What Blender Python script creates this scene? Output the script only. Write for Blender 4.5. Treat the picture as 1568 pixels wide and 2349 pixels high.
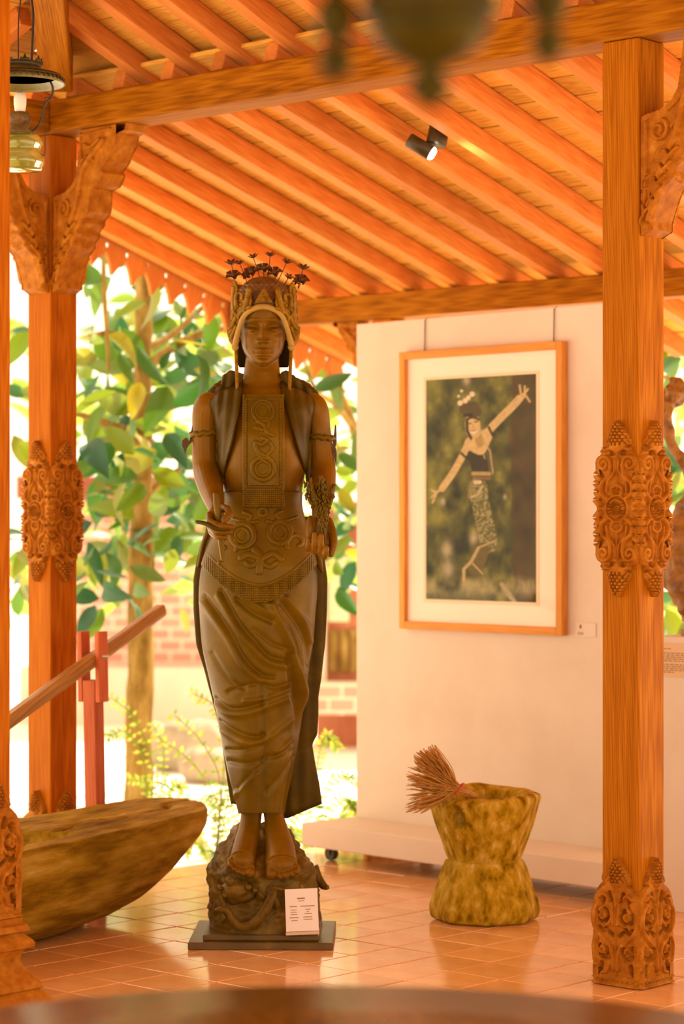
import bpy, bmesh, math, random
import numpy as np
from mathutils import Vector, Matrix
random.seed(7); rng = np.random.default_rng(7)
for o in list(bpy.data.objects): bpy.data.objects.remove(o, do_unlink=True)
scene = bpy.context.scene
C = scene.collection

# ------------------------------------------------------------------ camera
FPX = 5546.0; CXP, HZ = 784.0, 1196.0; CAMZ = 1.2
cam = bpy.data.cameras.new('camera'); camo = bpy.data.objects.new('camera', cam); C.objects.link(camo)
camo.location = (0, 0, CAMZ); camo.rotation_euler = (math.pi/2, 0, 0)
cam.sensor_fit = 'VERTICAL'; cam.sensor_height = 36.0; cam.lens = FPX/2349*36
cam.shift_y = (HZ - 1174.5)/2349
cam.clip_start = 0.05; cam.clip_end = 200
cam.dof.use_dof = True; cam.dof.focus_distance = 6.5; cam.dof.aperture_fstop = 2.9
scene.camera = camo
# ------------------------------------------------------------------ light
w = bpy.data.worlds.new('sky'); scene.world = w; w.use_nodes = True
bg = w.node_tree.nodes['Background']; bg.inputs[0].default_value = (1.0, 0.80, 0.56, 1); bg.inputs[1].default_value = 1.0
sl = bpy.data.lights.new('sun', 'SUN'); sl.energy = 4.5; sl.angle = 0.03; sl.color = (1, .9, .75)
so = bpy.data.objects.new('sun', sl); C.objects.link(so)
so.rotation_euler = Vector((.25, .55, .8)).to_track_quat('Z', 'Y').to_euler()
vs = scene.view_settings
vs.view_transform = 'Standard'; vs.look = 'None'; vs.gamma = 1.0; vs.use_curve_mapping = False
vs.exposure = 1.25

# ------------------------------------------------------------------ frames
ANG = math.radians(42.5)
U = Vector((math.cos(ANG), -math.sin(ANG), 0)); V = Vector((math.sin(ANG), math.cos(ANG), 0)); Z = Vector((0, 0, 1))
O = Vector((.757, 6.29, 0))
def B(s, v, z=0): return O + U*s + V*v + Z*z
def P(px, py, D): return Vector(((px-CXP)/FPX*D, D, CAMZ+(HZ-py)/FPX*D))   # a measured point at its real distance
MB = Matrix(((U.x, V.x, 0, 0), (U.y, V.y, 0, 0), (0, 0, 1, 0), (0, 0, 0, 1)))   # building axes

# ------------------------------------------------------------------ object helpers
WM = {}
def place(o, M, parent=None):
    if parent is not None:
        o.parent = parent; o.matrix_parent_inverse = WM[parent.name].inverted()
    o.matrix_basis = M; WM[o.name] = M
def tag(o, label=None, cat=None, group=None, kind=None):
    if label: o['label'] = label
    if cat: o['category'] = cat
    if group: o['group'] = group
    if kind: o['kind'] = kind
    return o
def empty(name, loc, label=None, cat=None, group=None, kind=None, M=None):
    o = bpy.data.objects.new(name, None); C.objects.link(o); o.empty_display_size = .05
    place(o, M if M is not None else Matrix.Translation(Vector(loc))); return tag(o, label, cat, group, kind)
def mesh(name, v, f, smooth=True):
    me = bpy.data.meshes.new(name)
    v = v.tolist() if isinstance(v, np.ndarray) else [tuple(p) for p in v]
    f = f.tolist() if isinstance(f, np.ndarray) else f
    me.from_pydata(v, [], f); me.update()
    if smooth and len(me.polygons): me.polygons.foreach_set('use_smooth', [True]*len(me.polygons))
    return me
def add(name, me, mat, parent=None, M=None, **kw):
    o = bpy.data.objects.new(name, me); C.objects.link(o)
    if mat is not None and not me.materials: me.materials.append(mat)
    place(o, M if M is not None else Matrix.Identity(4), parent)
    return tag(o, kw.get('label'), kw.get('cat'), kw.get('group'), kw.get('kind'))
class MBld:
    """collects pieces of ONE part"""
    def __init__(s): s.v = []; s.f = []; s.n = 0
    def put(s, v, f):
        v = np.asarray(v, float).reshape(-1, 3); s.v.append(v)
        s.f += [[i+s.n for i in q] for q in f]; s.n += len(v); return s
    def obj(s, name, mat, parent=None, M=None, smooth=True, **kw):
        return add(name, mesh(name, np.concatenate(s.v), s.f, smooth), mat, parent, M, **kw)
def boxvf(x0, x1, y0, y1, z0, z1):
    v = [(x0,y0,z0),(x1,y0,z0),(x1,y1,z0),(x0,y1,z0),(x0,y0,z1),(x1,y0,z1),(x1,y1,z1),(x0,y1,z1)]
    return v, [[0,3,2,1],[4,5,6,7],[0,1,5,4],[1,2,6,5],[2,3,7,6],[3,0,4,7]]
def bevel_mesh(name, v, f, off, seg=2):
    me = mesh(name, v, f, False); bm = bmesh.new(); bm.from_mesh(me)
    bmesh.ops.bevel(bm, geom=bm.edges[:], offset=off, segments=seg, affect='EDGES', profile=.5)
    bm.to_mesh(me); bm.free(); return me
def axes(p, x, y, z):
    return Matrix(((x.x, y.x, z.x, p[0]), (x.y, y.y, z.y, p[1]), (x.z, y.z, z.z, p[2]), (0, 0, 0, 1)))
def timber(name, p0, p1, w, h, side, mat, parent=None, bev=.004, **kw):
    """squared timber, length along its local Z; w across 'side', h across the third axis"""
    p0 = Vector(p0); p1 = Vector(p1); d = p1-p0; L = d.length; zz = d.normalized()
    xx = (side - zz*side.dot(zz)).normalized(); yy = zz.cross(xx)
    v, f = boxvf(-w/2, w/2, -h/2, h/2, 0, L)
    return add(name, bevel_mesh(name, v, f, bev), mat, parent, axes(p0, xx, yy, zz), **kw)
def ring_faces(nr, ns, cap0=True, cap1=True):
    f = []
    for i in range(nr-1):
        for j in range(ns):
            a = i*ns+j; b = i*ns+(j+1) % ns
            f.append([a, b, b+ns, a+ns])
    if cap0: f.append(list(range(ns))[::-1])
    if cap1: f.append([(nr-1)*ns+j for j in range(ns)])
    return f
def tubevf(pts, rad, ns=10, flat=1.0, up=None):
    pts = [Vector(p) for p in pts]; n = len(pts)
    if not hasattr(rad, '__len__'): rad = [rad]*n
    V_ = []; prev = None
    for i in range(n):
        t = (pts[min(i+1, n-1)]-pts[max(i-1, 0)]).normalized()
        if prev is None:
            r = Vector(up) if up is not None else (Vector((0, 0, 1)) if abs(t.z) < .9 else Vector((1, 0, 0)))
            x = (r - t*r.dot(t)).normalized()
        else: x = (prev - t*prev.dot(t)).normalized()
        prev = x; y = t.cross(x)
        for j in range(ns):
            a = 2*math.pi*j/ns
            V_.append(pts[i]+(x*math.cos(a)+y*math.sin(a)*flat)*rad[i])
    return [tuple(p) for p in V_], ring_faces(n, ns)
def smoothpath(pts, n=8):
    pts = [np.asarray(p, float) for p in pts]; out = []
    q = [2*pts[0]-pts[1]]+pts+[2*pts[-1]-pts[-2]]
    for i in range(1, len(q)-2):
        for k in range(n):
            t = k/n; a, b, c, d = q[i-1], q[i], q[i+1], q[i+2]
            out.append(.5*((2*b)+(-a+c)*t+(2*a-5*b+4*c-d)*t*t+(-a+3*b-3*c+d)*t**3))
    out.append(pts[-1]); return out
def smkeys(k, n=7): return [tuple(a) for a in smoothpath(k, n)]
def interp(keys, x):
    k = sorted(keys); xs = [a[0] for a in k]
    return np.stack([np.interp(x, xs, [a[i] for a in k]) for i in range(1, len(k[0]))], -1)
def lathevf(prof, ns=32, sq=0):
    v = []
    for r, z in prof:
        for j in range(ns):
            a = 2*math.pi*(j+.5)/ns; v.append((r*math.cos(a), r*math.sin(a), z))
    return v, ring_faces(len(prof), ns)
def ellvf(c, r, nu=12, nv=8, R=None):
    v = []; 
    for i in range(nv+1):
        t = math.pi*i/nv
        for j in range(nu):
            a = 2*math.pi*j/nu
            p = Vector((r[0]*math.sin(t)*math.cos(a), r[1]*math.sin(t)*math.sin(a), -r[2]*math.cos(t)))
            if R is not None: p = R @ p
            v.append(tuple(Vector(c)+p))
    return v, ring_faces(nv+1, nu, False, False)
def hash3(i, j, k):
    n = (i*374761393 + j*668265263 + k*2147483647 + 1013904223) & 0xffffffff
    n = ((n ^ (n >> 13))*1274126177) & 0xffffffff
    return ((n ^ (n >> 16)) & 0xffff)/65535.0
def noise(p, sc=1.0, octv=3):
    p = np.asarray(p, float)*sc; out = 0; amp = 1; tot = 0
    for o in range(octv):
        q = p*(2**o)+17.3*o; i = np.floor(q).astype(np.int64); f = q-i; f = f*f*(3-2*f); r = 0
        for dx in (0, 1):
            for dy in (0, 1):
                for dz in (0, 1):
                    wgt = (f[..., 0] if dx else 1-f[..., 0])*(f[..., 1] if dy else 1-f[..., 1])*(f[..., 2] if dz else 1-f[..., 2])
                    r = r+wgt*hash3(i[..., 0]+dx, i[..., 1]+dy, i[..., 2]+dz)
        out = out+amp*(r-.5)*2; tot += amp; amp *= .5
    return out/tot
def segdist(X, Y, pl):
    """distance of every grid point to a polyline"""
    pl = np.asarray(pl, float); d2 = np.full(X.shape, 1e9)
    for a, b in zip(pl[:-1], pl[1:]):
        e = b-a; L = (e@e)+1e-12
        t = np.clip(((X-a[0])*e[0]+(Y-a[1])*e[1])/L, 0, 1)
        d2 = np.minimum(d2, (X-a[0]-t*e[0])**2+(Y-a[1]-t*e[1])**2)
    return np.sqrt(d2)
def spiral(cx, cz, r0, r1, a0, a1, n=26):
    t = np.linspace(0, 1, n); r = r0+(r1-r0)*t; a = np.radians(a0+(a1-a0)*t)
    return np.stack([cx+r*np.cos(a), cz+r*np.sin(a)], -1)
def gridmesh(X, Zc, Yc, keep):
    """sheet from a grid of points; keep = vertex mask"""
    nr, nc = X.shape; idx = np.arange(nr*nc).reshape(nr, nc)
    a, b, c, d = idx[:-1, :-1], idx[:-1, 1:], idx[1:, 1:], idx[1:, :-1]
    k = keep[:-1, :-1] | keep[:-1, 1:] | keep[1:, 1:] | keep[1:, :-1]
    F = np.stack([a[k], b[k], c[k], d[k]], -1); Vv = np.stack([X, Yc, Zc], -1).reshape(-1, 3)
    used = np.unique(F); rm = np.full(nr*nc, -1); rm[used] = np.arange(len(used))
    return Vv[used], rm[F]
def relief(name, x0, x1, z0, z1, res, mask, strokes, base=.008):
    """carved panel as real relief; faces -Y, wall plane y=0"""
    xs = np.arange(x0-res, x1+2*res, res); zs = np.arange(z0-res, z1+2*res, res)
    X, Zg = np.meshgrid(xs, zs); m = mask(X, Zg); h = np.full(X.shape, base)
    for st in strokes:
        pl, wd, ht = st[:3]
        d = segdist(X, Zg, pl)
        p = np.sqrt(np.clip(1-(d/wd)**2, 0, 1))
        if ht >= 0: h = np.where(d < wd, np.maximum(h, base*.6+ht*p), h)
        else: h = np.where(d < wd, np.minimum(h, np.maximum(base+ht*p, .0012)), h)
    h = np.where(m, h, -.002)
    v, f = gridmesh(X, Zg, -h, m)
    return mesh(name, v, f, True)
def mir(strokes):
    out = list(strokes)
    for s in strokes: out.append((np.asarray(s[0])*np.array([-1, 1]),)+tuple(s[1:]))
    return out

# ------------------------------------------------------------------ materials
def newmat(name):
    m = bpy.data.materials.new(name); m.use_nodes = True; nt = m.node_tree
    return m, nt, nt.nodes['Principled BSDF']
def N(nt, t, **kw):
    n = nt.nodes.new(t)
    for k, v in kw.items(): setattr(n, k, v)
    return n
def ramp(nt, src, stops):
    r = N(nt, 'ShaderNodeValToRGB'); el = r.color_ramp.elements
    while len(el) > len(stops): el.remove(el[-1])
    while len(el) < len(stops): el.new(.5)
    for e, (p, c) in zip(el, stops): e.position = p; e.color = tuple(c)+(1,)
    nt.links.new(src, r.inputs[0]); return r
def wood(name, c0, c1, c2, rough=.5, gs=14, stretch=.06, bump=.25, spec=.4):
    m, nt, p = newmat(name); L = nt.links
    tc = N(nt, 'ShaderNodeTexCoord'); oi = N(nt, 'ShaderNodeObjectInfo')
    mp = N(nt, 'ShaderNodeMapping'); mp.inputs['Scale'].default_value = (gs, gs, gs*stretch)
    ad = N(nt, 'ShaderNodeVectorMath', operation='ADD')
    ml = N(nt, 'ShaderNodeMath', operation='MULTIPLY'); ml.inputs[1].default_value = 37.0
    L.new(oi.outputs['Random'], ml.inputs[0]); L.new(tc.outputs['Object'], mp.inputs[0])
    L.new(mp.outputs[0], ad.inputs[0]); L.new(ml.outputs[0], ad.inputs[1])
    n1 = N(nt, 'ShaderNodeTexNoise'); n1.inputs['Scale'].default_value = 1.0; n1.inputs['Detail'].default_value = 5; n1.inputs['Distortion'].default_value = .6
    n2 = N(nt, 'ShaderNodeTexNoise'); n2.inputs['Scale'].default_value = 6.0; n2.inputs['Detail'].default_value = 4
    wv = N(nt, 'ShaderNodeTexWave', wave_type='RINGS', rings_direction='Y'); wv.inputs['Scale'].default_value = 2.2; wv.inputs['Distortion'].default_value = 9; wv.inputs['Detail'].default_value = 2
    for n in (n1, n2, wv): L.new(ad.outputs[0], n.inputs[0])
    a = N(nt, 'ShaderNodeMath', operation='MULTIPLY_ADD'); a.inputs[1].default_value = .16; L.new(wv.outputs[1], a.inputs[0])
    b = N(nt, 'ShaderNodeMath', operation='MULTIPLY_ADD'); b.inputs[1].default_value = .5; L.new(n2.outputs[0], b.inputs[0])
    c = N(nt, 'ShaderNodeMath', operation='MULTIPLY'); c.inputs[1].default_value = .5; L.new(n1.outputs[0], c.inputs[0])
    L.new(c.outputs[0], b.inputs[2]); L.new(b.outputs[0], a.inputs[2])
    r = ramp(nt, a.outputs[0], [(.30, c0), (.55, c1), (.80, c2)])
    hs = N(nt, 'ShaderNodeHueSaturation'); mr = N(nt, 'ShaderNodeMapRange'); mr.inputs[3].default_value = .85; mr.inputs[4].default_value = 1.15
    L.new(oi.outputs['Random'], mr.inputs[0]); L.new(mr.outputs[0], hs.inputs['Value']); L.new(r.outputs[0], hs.inputs['Color'])
    L.new(hs.outputs[0], p.inputs['Base Color']); p.inputs['Roughness'].default_value = rough
    p.inputs['Specular IOR Level'].default_value = spec; p.inputs['Specular Tint'].default_value = (1, .72, .36, 1)
    bp = N(nt, 'ShaderNodeBump'); bp.inputs['Strength'].default_value = bump; bp.inputs['Distance'].default_value = .003
    L.new(b.outputs[0], bp.inputs['Height']); L.new(bp.outputs[0], p.inputs['Normal'])
    return m
def mottled(name, stops, scale=8, rough=.6, bump=.3, dist=.005, spec=.4, detail=6, metallic=0, vec='Object', sz=(1, 1, 1), vary=0.0, tint=None):
    m, nt, p = newmat(name); L = nt.links
    if tint: p.inputs['Specular Tint'].default_value = tuple(tint)+(1,)
    tc = N(nt, 'ShaderNodeTexCoord'); mp = N(nt, 'ShaderNodeMapping'); mp.inputs['Scale'].default_value = sz
    n1 = N(nt, 'ShaderNodeTexNoise'); n1.inputs['Scale'].default_value = scale; n1.inputs['Detail'].default_value = detail; n1.inputs['Roughness'].default_value = .6
    L.new(tc.outputs[vec], mp.inputs[0]); L.new(mp.outputs[0], n1.inputs[0])
    r = ramp(nt, n1.outputs[0], stops); out = r.outputs[0]
    if vary:
        oi = N(nt, 'ShaderNodeObjectInfo'); hs = N(nt, 'ShaderNodeHueSaturation'); mr = N(nt, 'ShaderNodeMapRange')
        mr.inputs[3].default_value = 1-vary; mr.inputs[4].default_value = 1+vary
        L.new(oi.outputs['Random'], mr.inputs[0]); L.new(mr.outputs[0], hs.inputs['Value']); L.new(out, hs.inputs['Color']); out = hs.outputs[0]
    L.new(out, p.inputs['Base Color']); p.inputs['Roughness'].default_value = rough; p.inputs['Specular IOR Level'].default_value = spec
    p.inputs['Metallic'].default_value = metallic
    if bump:
        bp = N(nt, 'ShaderNodeBump'); bp.inputs['Strength'].default_value = bump; bp.inputs['Distance'].default_value = dist
        L.new(n1.outputs[0], bp.inputs['Height']); L.new(bp.outputs[0], p.inputs['Normal'])
    return m
def plain(name, c, rough=.5, spec=.4, metallic=0, emit=None, es=0, alpha=None, trans=0):
    m, nt, p = newmat(name); p.inputs['Base Color'].default_value = tuple(c)+(1,); p.inputs['Roughness'].default_value = rough
    p.inputs['Specular IOR Level'].default_value = spec; p.inputs['Metallic'].default_value = metallic
    if emit: p.inputs['Emission Color'].default_value = tuple(emit)+(1,); p.inputs['Emission Strength'].default_value = es
    if trans: p.inputs['Transmission Weight'].default_value = trans
    return m
def leafmat(name, cols, trans=.45):
    m, nt, p = newmat(name); L = nt.links
    oi = N(nt, 'ShaderNodeObjectInfo'); tc = N(nt, 'ShaderNodeTexCoord')
    ng = N(nt, 'ShaderNodeTexNoise'); ng.inputs['Scale'].default_value = 2.3; L.new(tc.outputs['Object'], ng.inputs[0])
    gi = N(nt, 'ShaderNodeNewGeometry')
    ad = N(nt, 'ShaderNodeMath', operation='FRACT'); a2 = N(nt, 'ShaderNodeMath', operation='ADD')
    L.new(oi.outputs['Random'], a2.inputs[0]); L.new(gi.outputs['Random Per Island'], a2.inputs[1]); L.new(a2.outputs[0], ad.inputs[0])
    r = ramp(nt, ad.outputs[0], [(i/(len(cols)-1), c) for i, c in enumerate(cols)])
    L.new(r.outputs[0], p.inputs['Base Color']); p.inputs['Roughness'].default_value = .35
    tr = N(nt, 'ShaderNodeBsdfTranslucent'); hs = N(nt, 'ShaderNodeHueSaturation'); hs.inputs['Value'].default_value = 1.5
    L.new(r.outputs[0], hs.inputs['Color']); L.new(hs.outputs[0], tr.inputs[0])
    mx = N(nt, 'ShaderNodeMixShader'); mx.inputs[0].default_value = trans
    L.new(p.outputs[0], mx.inputs[1]); L.new(tr.outputs[0], mx.inputs[2])
    L.new(mx.outputs[0], nt.nodes['Material Output'].inputs[0]); return m

M_post = wood('teak_post', (.18, .048, .0), (.33, .10, .001), (.47, .175, .008), .55, 32, .03, .2, .12)
M_post2 = wood('teak_post_red', (.25, .05, .0), (.41, .105, .001), (.53, .165, .006), .55, 32, .03, .2, .12)
TN_ = (1, .72, .36)
M_carve = mottled('carved_teak', [(.3, (.27, .075, .003)), (.6, (.45, .16, .012)), (.85, (.63, .29, .05))], 30, .55, .3, .003, .15, tint=TN_)
M_beam = wood('beam_teak', (.12, .036, .0), (.29, .093, .001), (.43, .165, .006), .55, 26, .04, .2, .12)
M_raft = wood('rafter_wood', (.50, .15, .026), (.65, .22, .045), (.75, .30, .07), .55, 34, .04, .1, .15)
M_plank = wood('ceiling_plank_wood', (.52, .21, .022), (.77, .41, .07), (.85, .50, .11), .65, 20, .08, .1, .15)
M_tile = mottled('terracotta_tile', [(.25, (.70, .34, .13)), (.55, (.82, .44, .18)), (.85, (.88, .52, .24))], 6, .13, .05, .002, .6, 3, vary=.07)
M_grout = plain('grout', (.42, .17, .05), .8)
M_plaster = mottled('cream_plaster', [(.25, (.66, .52, .395)), (.5, (.72, .585, .455)), (.8, (.76, .635, .51))], 3, .6, .08, .003, .2)
M_bronze = mottled('brown_bronze', [(.25, (.078, .044, .0)), (.55, (.138, .077, .001)), (.85, (.22, .126, .004))], 9, .36, .12, .003, .32, tint=TN_)
M_skin = mottled('brown_bronze_skin', [(.25, (.115, .050, .0)), (.55, (.18, .078, .001)), (.85, (.25, .115, .004))], 9, .34, .06, .002, .32, tint=TN_)
M_bronzed = mottled('dark_bronze_cloth', [(.25, (.035, .021, .0)), (.55, (.066, .038, .0)), (.85, (.12, .068, .003))], 14, .45, .2, .003, .25, tint=TN_)
M_dark = plain('dark_hair_bronze', (.014, .006, .0), .8, .05)
M_band = mottled('ochre_band', [(.3, (.36, .215, .035)), (.7, (.45, .28, .055))], 20, .5, .1)
M_crown = mottled('crown_bronze', [(.3, (.12, .055, .001)), (.55, (.26, .125, .005)), (.85, (.40, .21, .02))], 40, .5, .4, .003, .2, tint=TN_)
M_rock = mottled('rock_bronze', [(.3, (.065, .034, .001)), (.55, (.13, .072, .006)), (.8, (.30, .18, .05))], 18, .42, .5, .008, .4, tint=TN_)
M_stone = mottled('mossy_mortar', [(.30, (.13, .065, .0)), (.42, (.33, .185, .004)), (.54, (.50, .295, .018)), (.64, (.58, .38, .07)), (.78, (.82, .66, .42))], 34, .85, 1.0, .010, .1, 12, sz=(1, 1, .55), tint=TN_)
M_trough = mottled('weathered_wood', [(.28, (.08, .036, .0)), (.42, (.20, .10, .003)), (.55, (.34, .19, .012)), (.68, (.47, .30, .06)), (.85, (.66, .48, .20))], 14, .85, .8, .012, .1, 12, sz=(1, .22, 1.3), tint=TN_)
_nt = M_trough.node_tree; _r = N(_nt, 'ShaderNodeMapping'); _r.inputs['Rotation'].default_value = (0, 0, math.radians(24)); _m = [n for n in _nt.nodes if n.type == 'MAPPING' and n != _r][0]
_src = _m.inputs[0].links[0].from_socket; _nt.links.new(_src, _r.inputs[0]); _nt.links.new(_r.outputs[0], _m.inputs[0])
# faint brown scuffs on the plaster
_nt = M_plaster.node_tree; _p = _nt.nodes['Principled BSDF']; _c = _p.inputs['Base Color'].links[0].from_socket
_n = N(_nt, 'ShaderNodeTexNoise'); _n.inputs['Scale'].default_value = 9; _n.inputs['Detail'].default_value = 8; _n.inputs['Roughness'].default_value = .75
_t = N(_nt, 'ShaderNodeTexCoord'); _mp = N(_nt, 'ShaderNodeMapping'); _mp.inputs['Scale'].default_value = (.5, 1, 1.6); _nt.links.new(_t.outputs['Object'], _mp.inputs[0]); _nt.links.new(_mp.outputs[0], _n.inputs[0])
_f = ramp(_nt, _n.outputs[0], [(.66, (0, 0, 0)), (.74, (.6, .6, .6))]); _x = N(_nt, 'ShaderNodeMix', data_type='RGBA'); _nt.links.new(_f.outputs[0], _x.inputs[0]); _nt.links.new(_c, _x.inputs[6]); _x.inputs[7].default_value = (.50, .32, .17, 1); _nt.links.new(_x.outputs[2], _p.inputs['Base Color'])
M_black = plain('black_metal', (.02, .012, .006), .4)
M_iron = mottled('dark_iron', [(.3, (.03, .018, .005)), (.7, (.08, .055, .015))], 30, .45, .3)
M_white = plain('white_card', (.86, .76, .70), .5)
M_frame = wood('frame_wood', (.50, .17, .02), (.66, .25, .035), (.74, .33, .06), .4, 20, .05, .1)
M_mat = plain('mat_board', (.88, .74, .58), .6)
M_text = plain('printed_text', (.35, .17, .07), .7)
# ================================================================== FLOOR
TS = .1755; TS0, TV0 = -.631, .327
floor = empty('floor', (0, 0, 0), kind='structure', label='glossy terracotta tiled floor of the open pavilion')
v, f = boxvf(-2.42, 4.6, -6.2, 2.15, -.16, -.006)
add('floor_slab', mesh('floor_slab', v, f, False), M_grout, floor, Matrix.Translation(O) @ MB)
tv, tf = boxvf(-TS/2+.0022, TS/2-.0022, -TS/2+.0022, TS/2-.0022, -.012, 0)
tile_me = bevel_mesh('tile', tv, tf, .0018, 1); tile_me.materials.append(M_tile)
rest = MBld(); cand = []
for i in range(-12, 30):
    for j in range(-40, 12):
        s = TS0+(i+.5)*TS; vv = TV0+(j+.5)*TS
        if not (-2.42+TS/2 <= s <= 4.5 and -6.1 <= vv <= 2.15-TS/2): continue
        c = B(s, vv); D = c.y; px = CXP+c.x/D*FPX if D > .3 else 9e9; py = HZ+CAMZ/D*FPX if D > .3 else 9e9
        if -160 < px < 1730 and 1900 < py < 2420: cand.append((py, s, vv))
        else: rest.put([(x+s, y+vv, z) for x, y, z in boxvf(-TS/2+.0022, TS/2-.0022, -TS/2+.0022, TS/2-.0022, -.012, 0)[0]], tf)
cand.sort(reverse=True)
for py, s, vv in cand[:300]:
    o = bpy.data.objects.new('tile', tile_me); C.objects.link(o)
    R = Matrix.Rotation(random.uniform(-.003, .003), 4, 'X') @ Matrix.Rotation(random.uniform(-.003, .003), 4, 'Y')
    place(o, Matrix.Translation(B(s, vv, random.uniform(-.0006, .0006))) @ MB @ R, floor)
for py, s, vv in cand[300:]: rest.put([(x+s, y+vv, z) for x, y, z in tv], tf)
rest.obj('tile_field', M_tile, floor, Matrix.Translation(O) @ MB, False, kind='stuff')
print('tiles', len(cand))

# ================================================================== ROOF
ceil = empty('ceiling', B(0, 0, 2.6), kind='structure', label='sloping timber roof underside with rafters and orange planks')
ML, MU_ = .3045, .40
def zl(v): return 2.555-ML*v
def zu(v): return 2.60-MU_*v
RH, RW, RS = .062, .05, .222
nl = (V*ML+Z).normalized(); nu = (V*MU_+Z).normalized()
for k in range(-5, 20):
    s = -1.938-RW/2+RS*k
    timber('rafter', B(s, -.025, zl(-.025))+nl*RH/2, B(s, 2.42, zl(2.42))+nl*RH/2, RW, RH, U, M_raft, ceil, .003)
    s2 = s+.056; v0 = max(-2.6, -(s2+2.26))
    if v0 < -.2:
        timber('rafter', B(s2, v0, zu(v0))+nu*RH/2, B(s2, .09, zu(.09))+nu*RH/2, RW, RH, U, M_raft, ceil, .003)
for k in range(6):                                     # rafters of the neighbouring roof face, left of the hip
    vv = -.35-RS*k
    zq = lambda s: 2.60+MU_*(s+2.3)
    nq = (-U*MU_+Z).normalized()
    timber('rafter', B(-2.5, vv, zq(-2.5))+nq*RH/2, B(-2.3-vv-.06, vv, zq(-2.3-vv-.06))+nq*RH/2, RW, RH, V, M_raft, ceil, .003)
pw = .112
for k in range(23):
    v0 = -.02+k*pw; p = v0+pw/2
    g = random.choice((.002, .004, .009))
    timber('plank', B(-3.16, p, zl(p))+nl*(RH+.008+random.uniform(0, .003)), B(3.0, p, zl(p))+nl*(RH+.008+random.uniform(0, .003)), (pw-g)*1.045, .014, V-Z*ML, M_plank, ceil, .0015)
for k in range(24):
    p = .08-k*pw; sl_ = max(-2.3-p-.05, -2.36)
    g = random.choice((.002, .005, .010))
    timber('plank', B(sl_, p, zu(p))+nu*(RH+.008+random.uniform(0, .003)), B(3.0, p, zu(p))+nu*(RH+.008+random.uniform(0, .003)), (pw-g)*1.07, .014, V-Z*MU_, M_plank, ceil, .0015)
for k in range(14):
    s = -2.5+k*pw; ve = min(-.02, -2.3-s)
    timber('plank', B(s, -1.9, zq(s))+nq*(RH+.008), B(s, ve, zq(s))+nq*(RH+.008), (pw-.003)*1.07, .014, U+Z*MU_, M_plank, ceil, .0015)
M_roof = mottled('roof_cover', [(.3, (.22, .06, .03)), (.7, (.34, .10, .05))], 12, .9, .3)
zr = lambda v: 2.60+MU_*(5.2+v)  # unseen rear roof slope, added to cut light on the camera-facing sides
rc = MBld()
for (va, vb, zf, s0, s1) in ((.10, 2.5, zl, -3.2, 3.05), (-2.65, .12, zu, -2.32, 4.7), (-5.25, -2.6, zr, -2.4, 4.7)):
    q = [B(s0, va, zf(va)+.11), B(s1, va, zf(va)+.11), B(s1, vb, zf(vb)+.11), B(s0, vb, zf(vb)+.11)]
    rc.put([tuple(p) for p in q]+[tuple(p+Z*.03) for p in q], [[0, 3, 2, 1], [4, 5, 6, 7], [0, 1, 5, 4], [1, 2, 6, 5], [2, 3, 7, 6], [3, 0, 4, 7]])
rc.obj('roof_cover', M_roof, ceil, smooth=False)
# scalloped boards along the roof edge
def toothmesh(wd):
    prof = [(-wd/2, .06), (-wd/2, -.004)]
    for a in np.linspace(90, -60, 6): prof.append((-wd/2+.012*math.cos(math.radians(a)), -.014+.012*math.sin(math.radians(a))))
    prof += [(-wd/2+.0015, -.028), (-wd/2+.002, -.036), (-wd*.42, -.052), (-wd*.30, -.064), (-wd*.20, -.078), (-wd*.09, -.098), (-.002, -.114)]
    prof += [(-x, z) for x, z in prof[::-1]]
    n = len(prof); v = [(x, -.008, z) for x, z in prof]+[(x, .008, z) for x, z in prof]
    fs = [list(range(n)), list(range(n, 2*n))[::-1]]+[[i, i+n, (i+1) % n+n, (i+1) % n] for i in range(n)]
    return mesh('scalloped_board', v, fs, False)
tm = toothmesh(.106); tm.materials.append(M_raft)
sl_v = (V-Z*ML).normalized()
for k in range(22):
    vv = .12+k*.106*math.cos(math.atan(ML))
    o = bpy.data.objects.new('scalloped_board', tm); C.objects.link(o)
    Mx = axes(B(-3.125, vv, zl(vv)), sl_v, -U, sl_v.cross(-U)*1.0)
    place(o, Mx, ceil)

# ------------------------------------------------------------------ beams
timber('roof_beam', B(-2.37, 0, 2.4975), B(3.0, 0, 2.4975), .13, .105, V, M_beam, None, .006,
       label='long squared timber beam carried by the two carved posts', cat='beam')
timber('roof_beam', B(-2.3, -2.7, 2.4955), B(-2.3, -.066, 2.4955), .13, .10, U, M_beam, None, .006,
       label='short beam meeting the long beam above the far left post', cat='beam')
hp0 = P(134, 232, 7.78); hp1 = P(108, 0, 6.98); hd = (hp1-hp0)
timber('hip_rafter', hp0+hd*.10+Z*.06, hp0+hd*3.2+Z*.06, .098, .13, V+U, M_beam, None, .006,
       label='thick hip rafter rising above the far left post behind the lamp', cat='rafter')
timber('eave_purlin', B(-3.1, 1.65, 2.005), B(2.9, 1.65, 2.005), .09, .095, V, M_beam, None, .005,
       label='lower eave purlin running behind the statue above the white panel', cat='beam')

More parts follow.
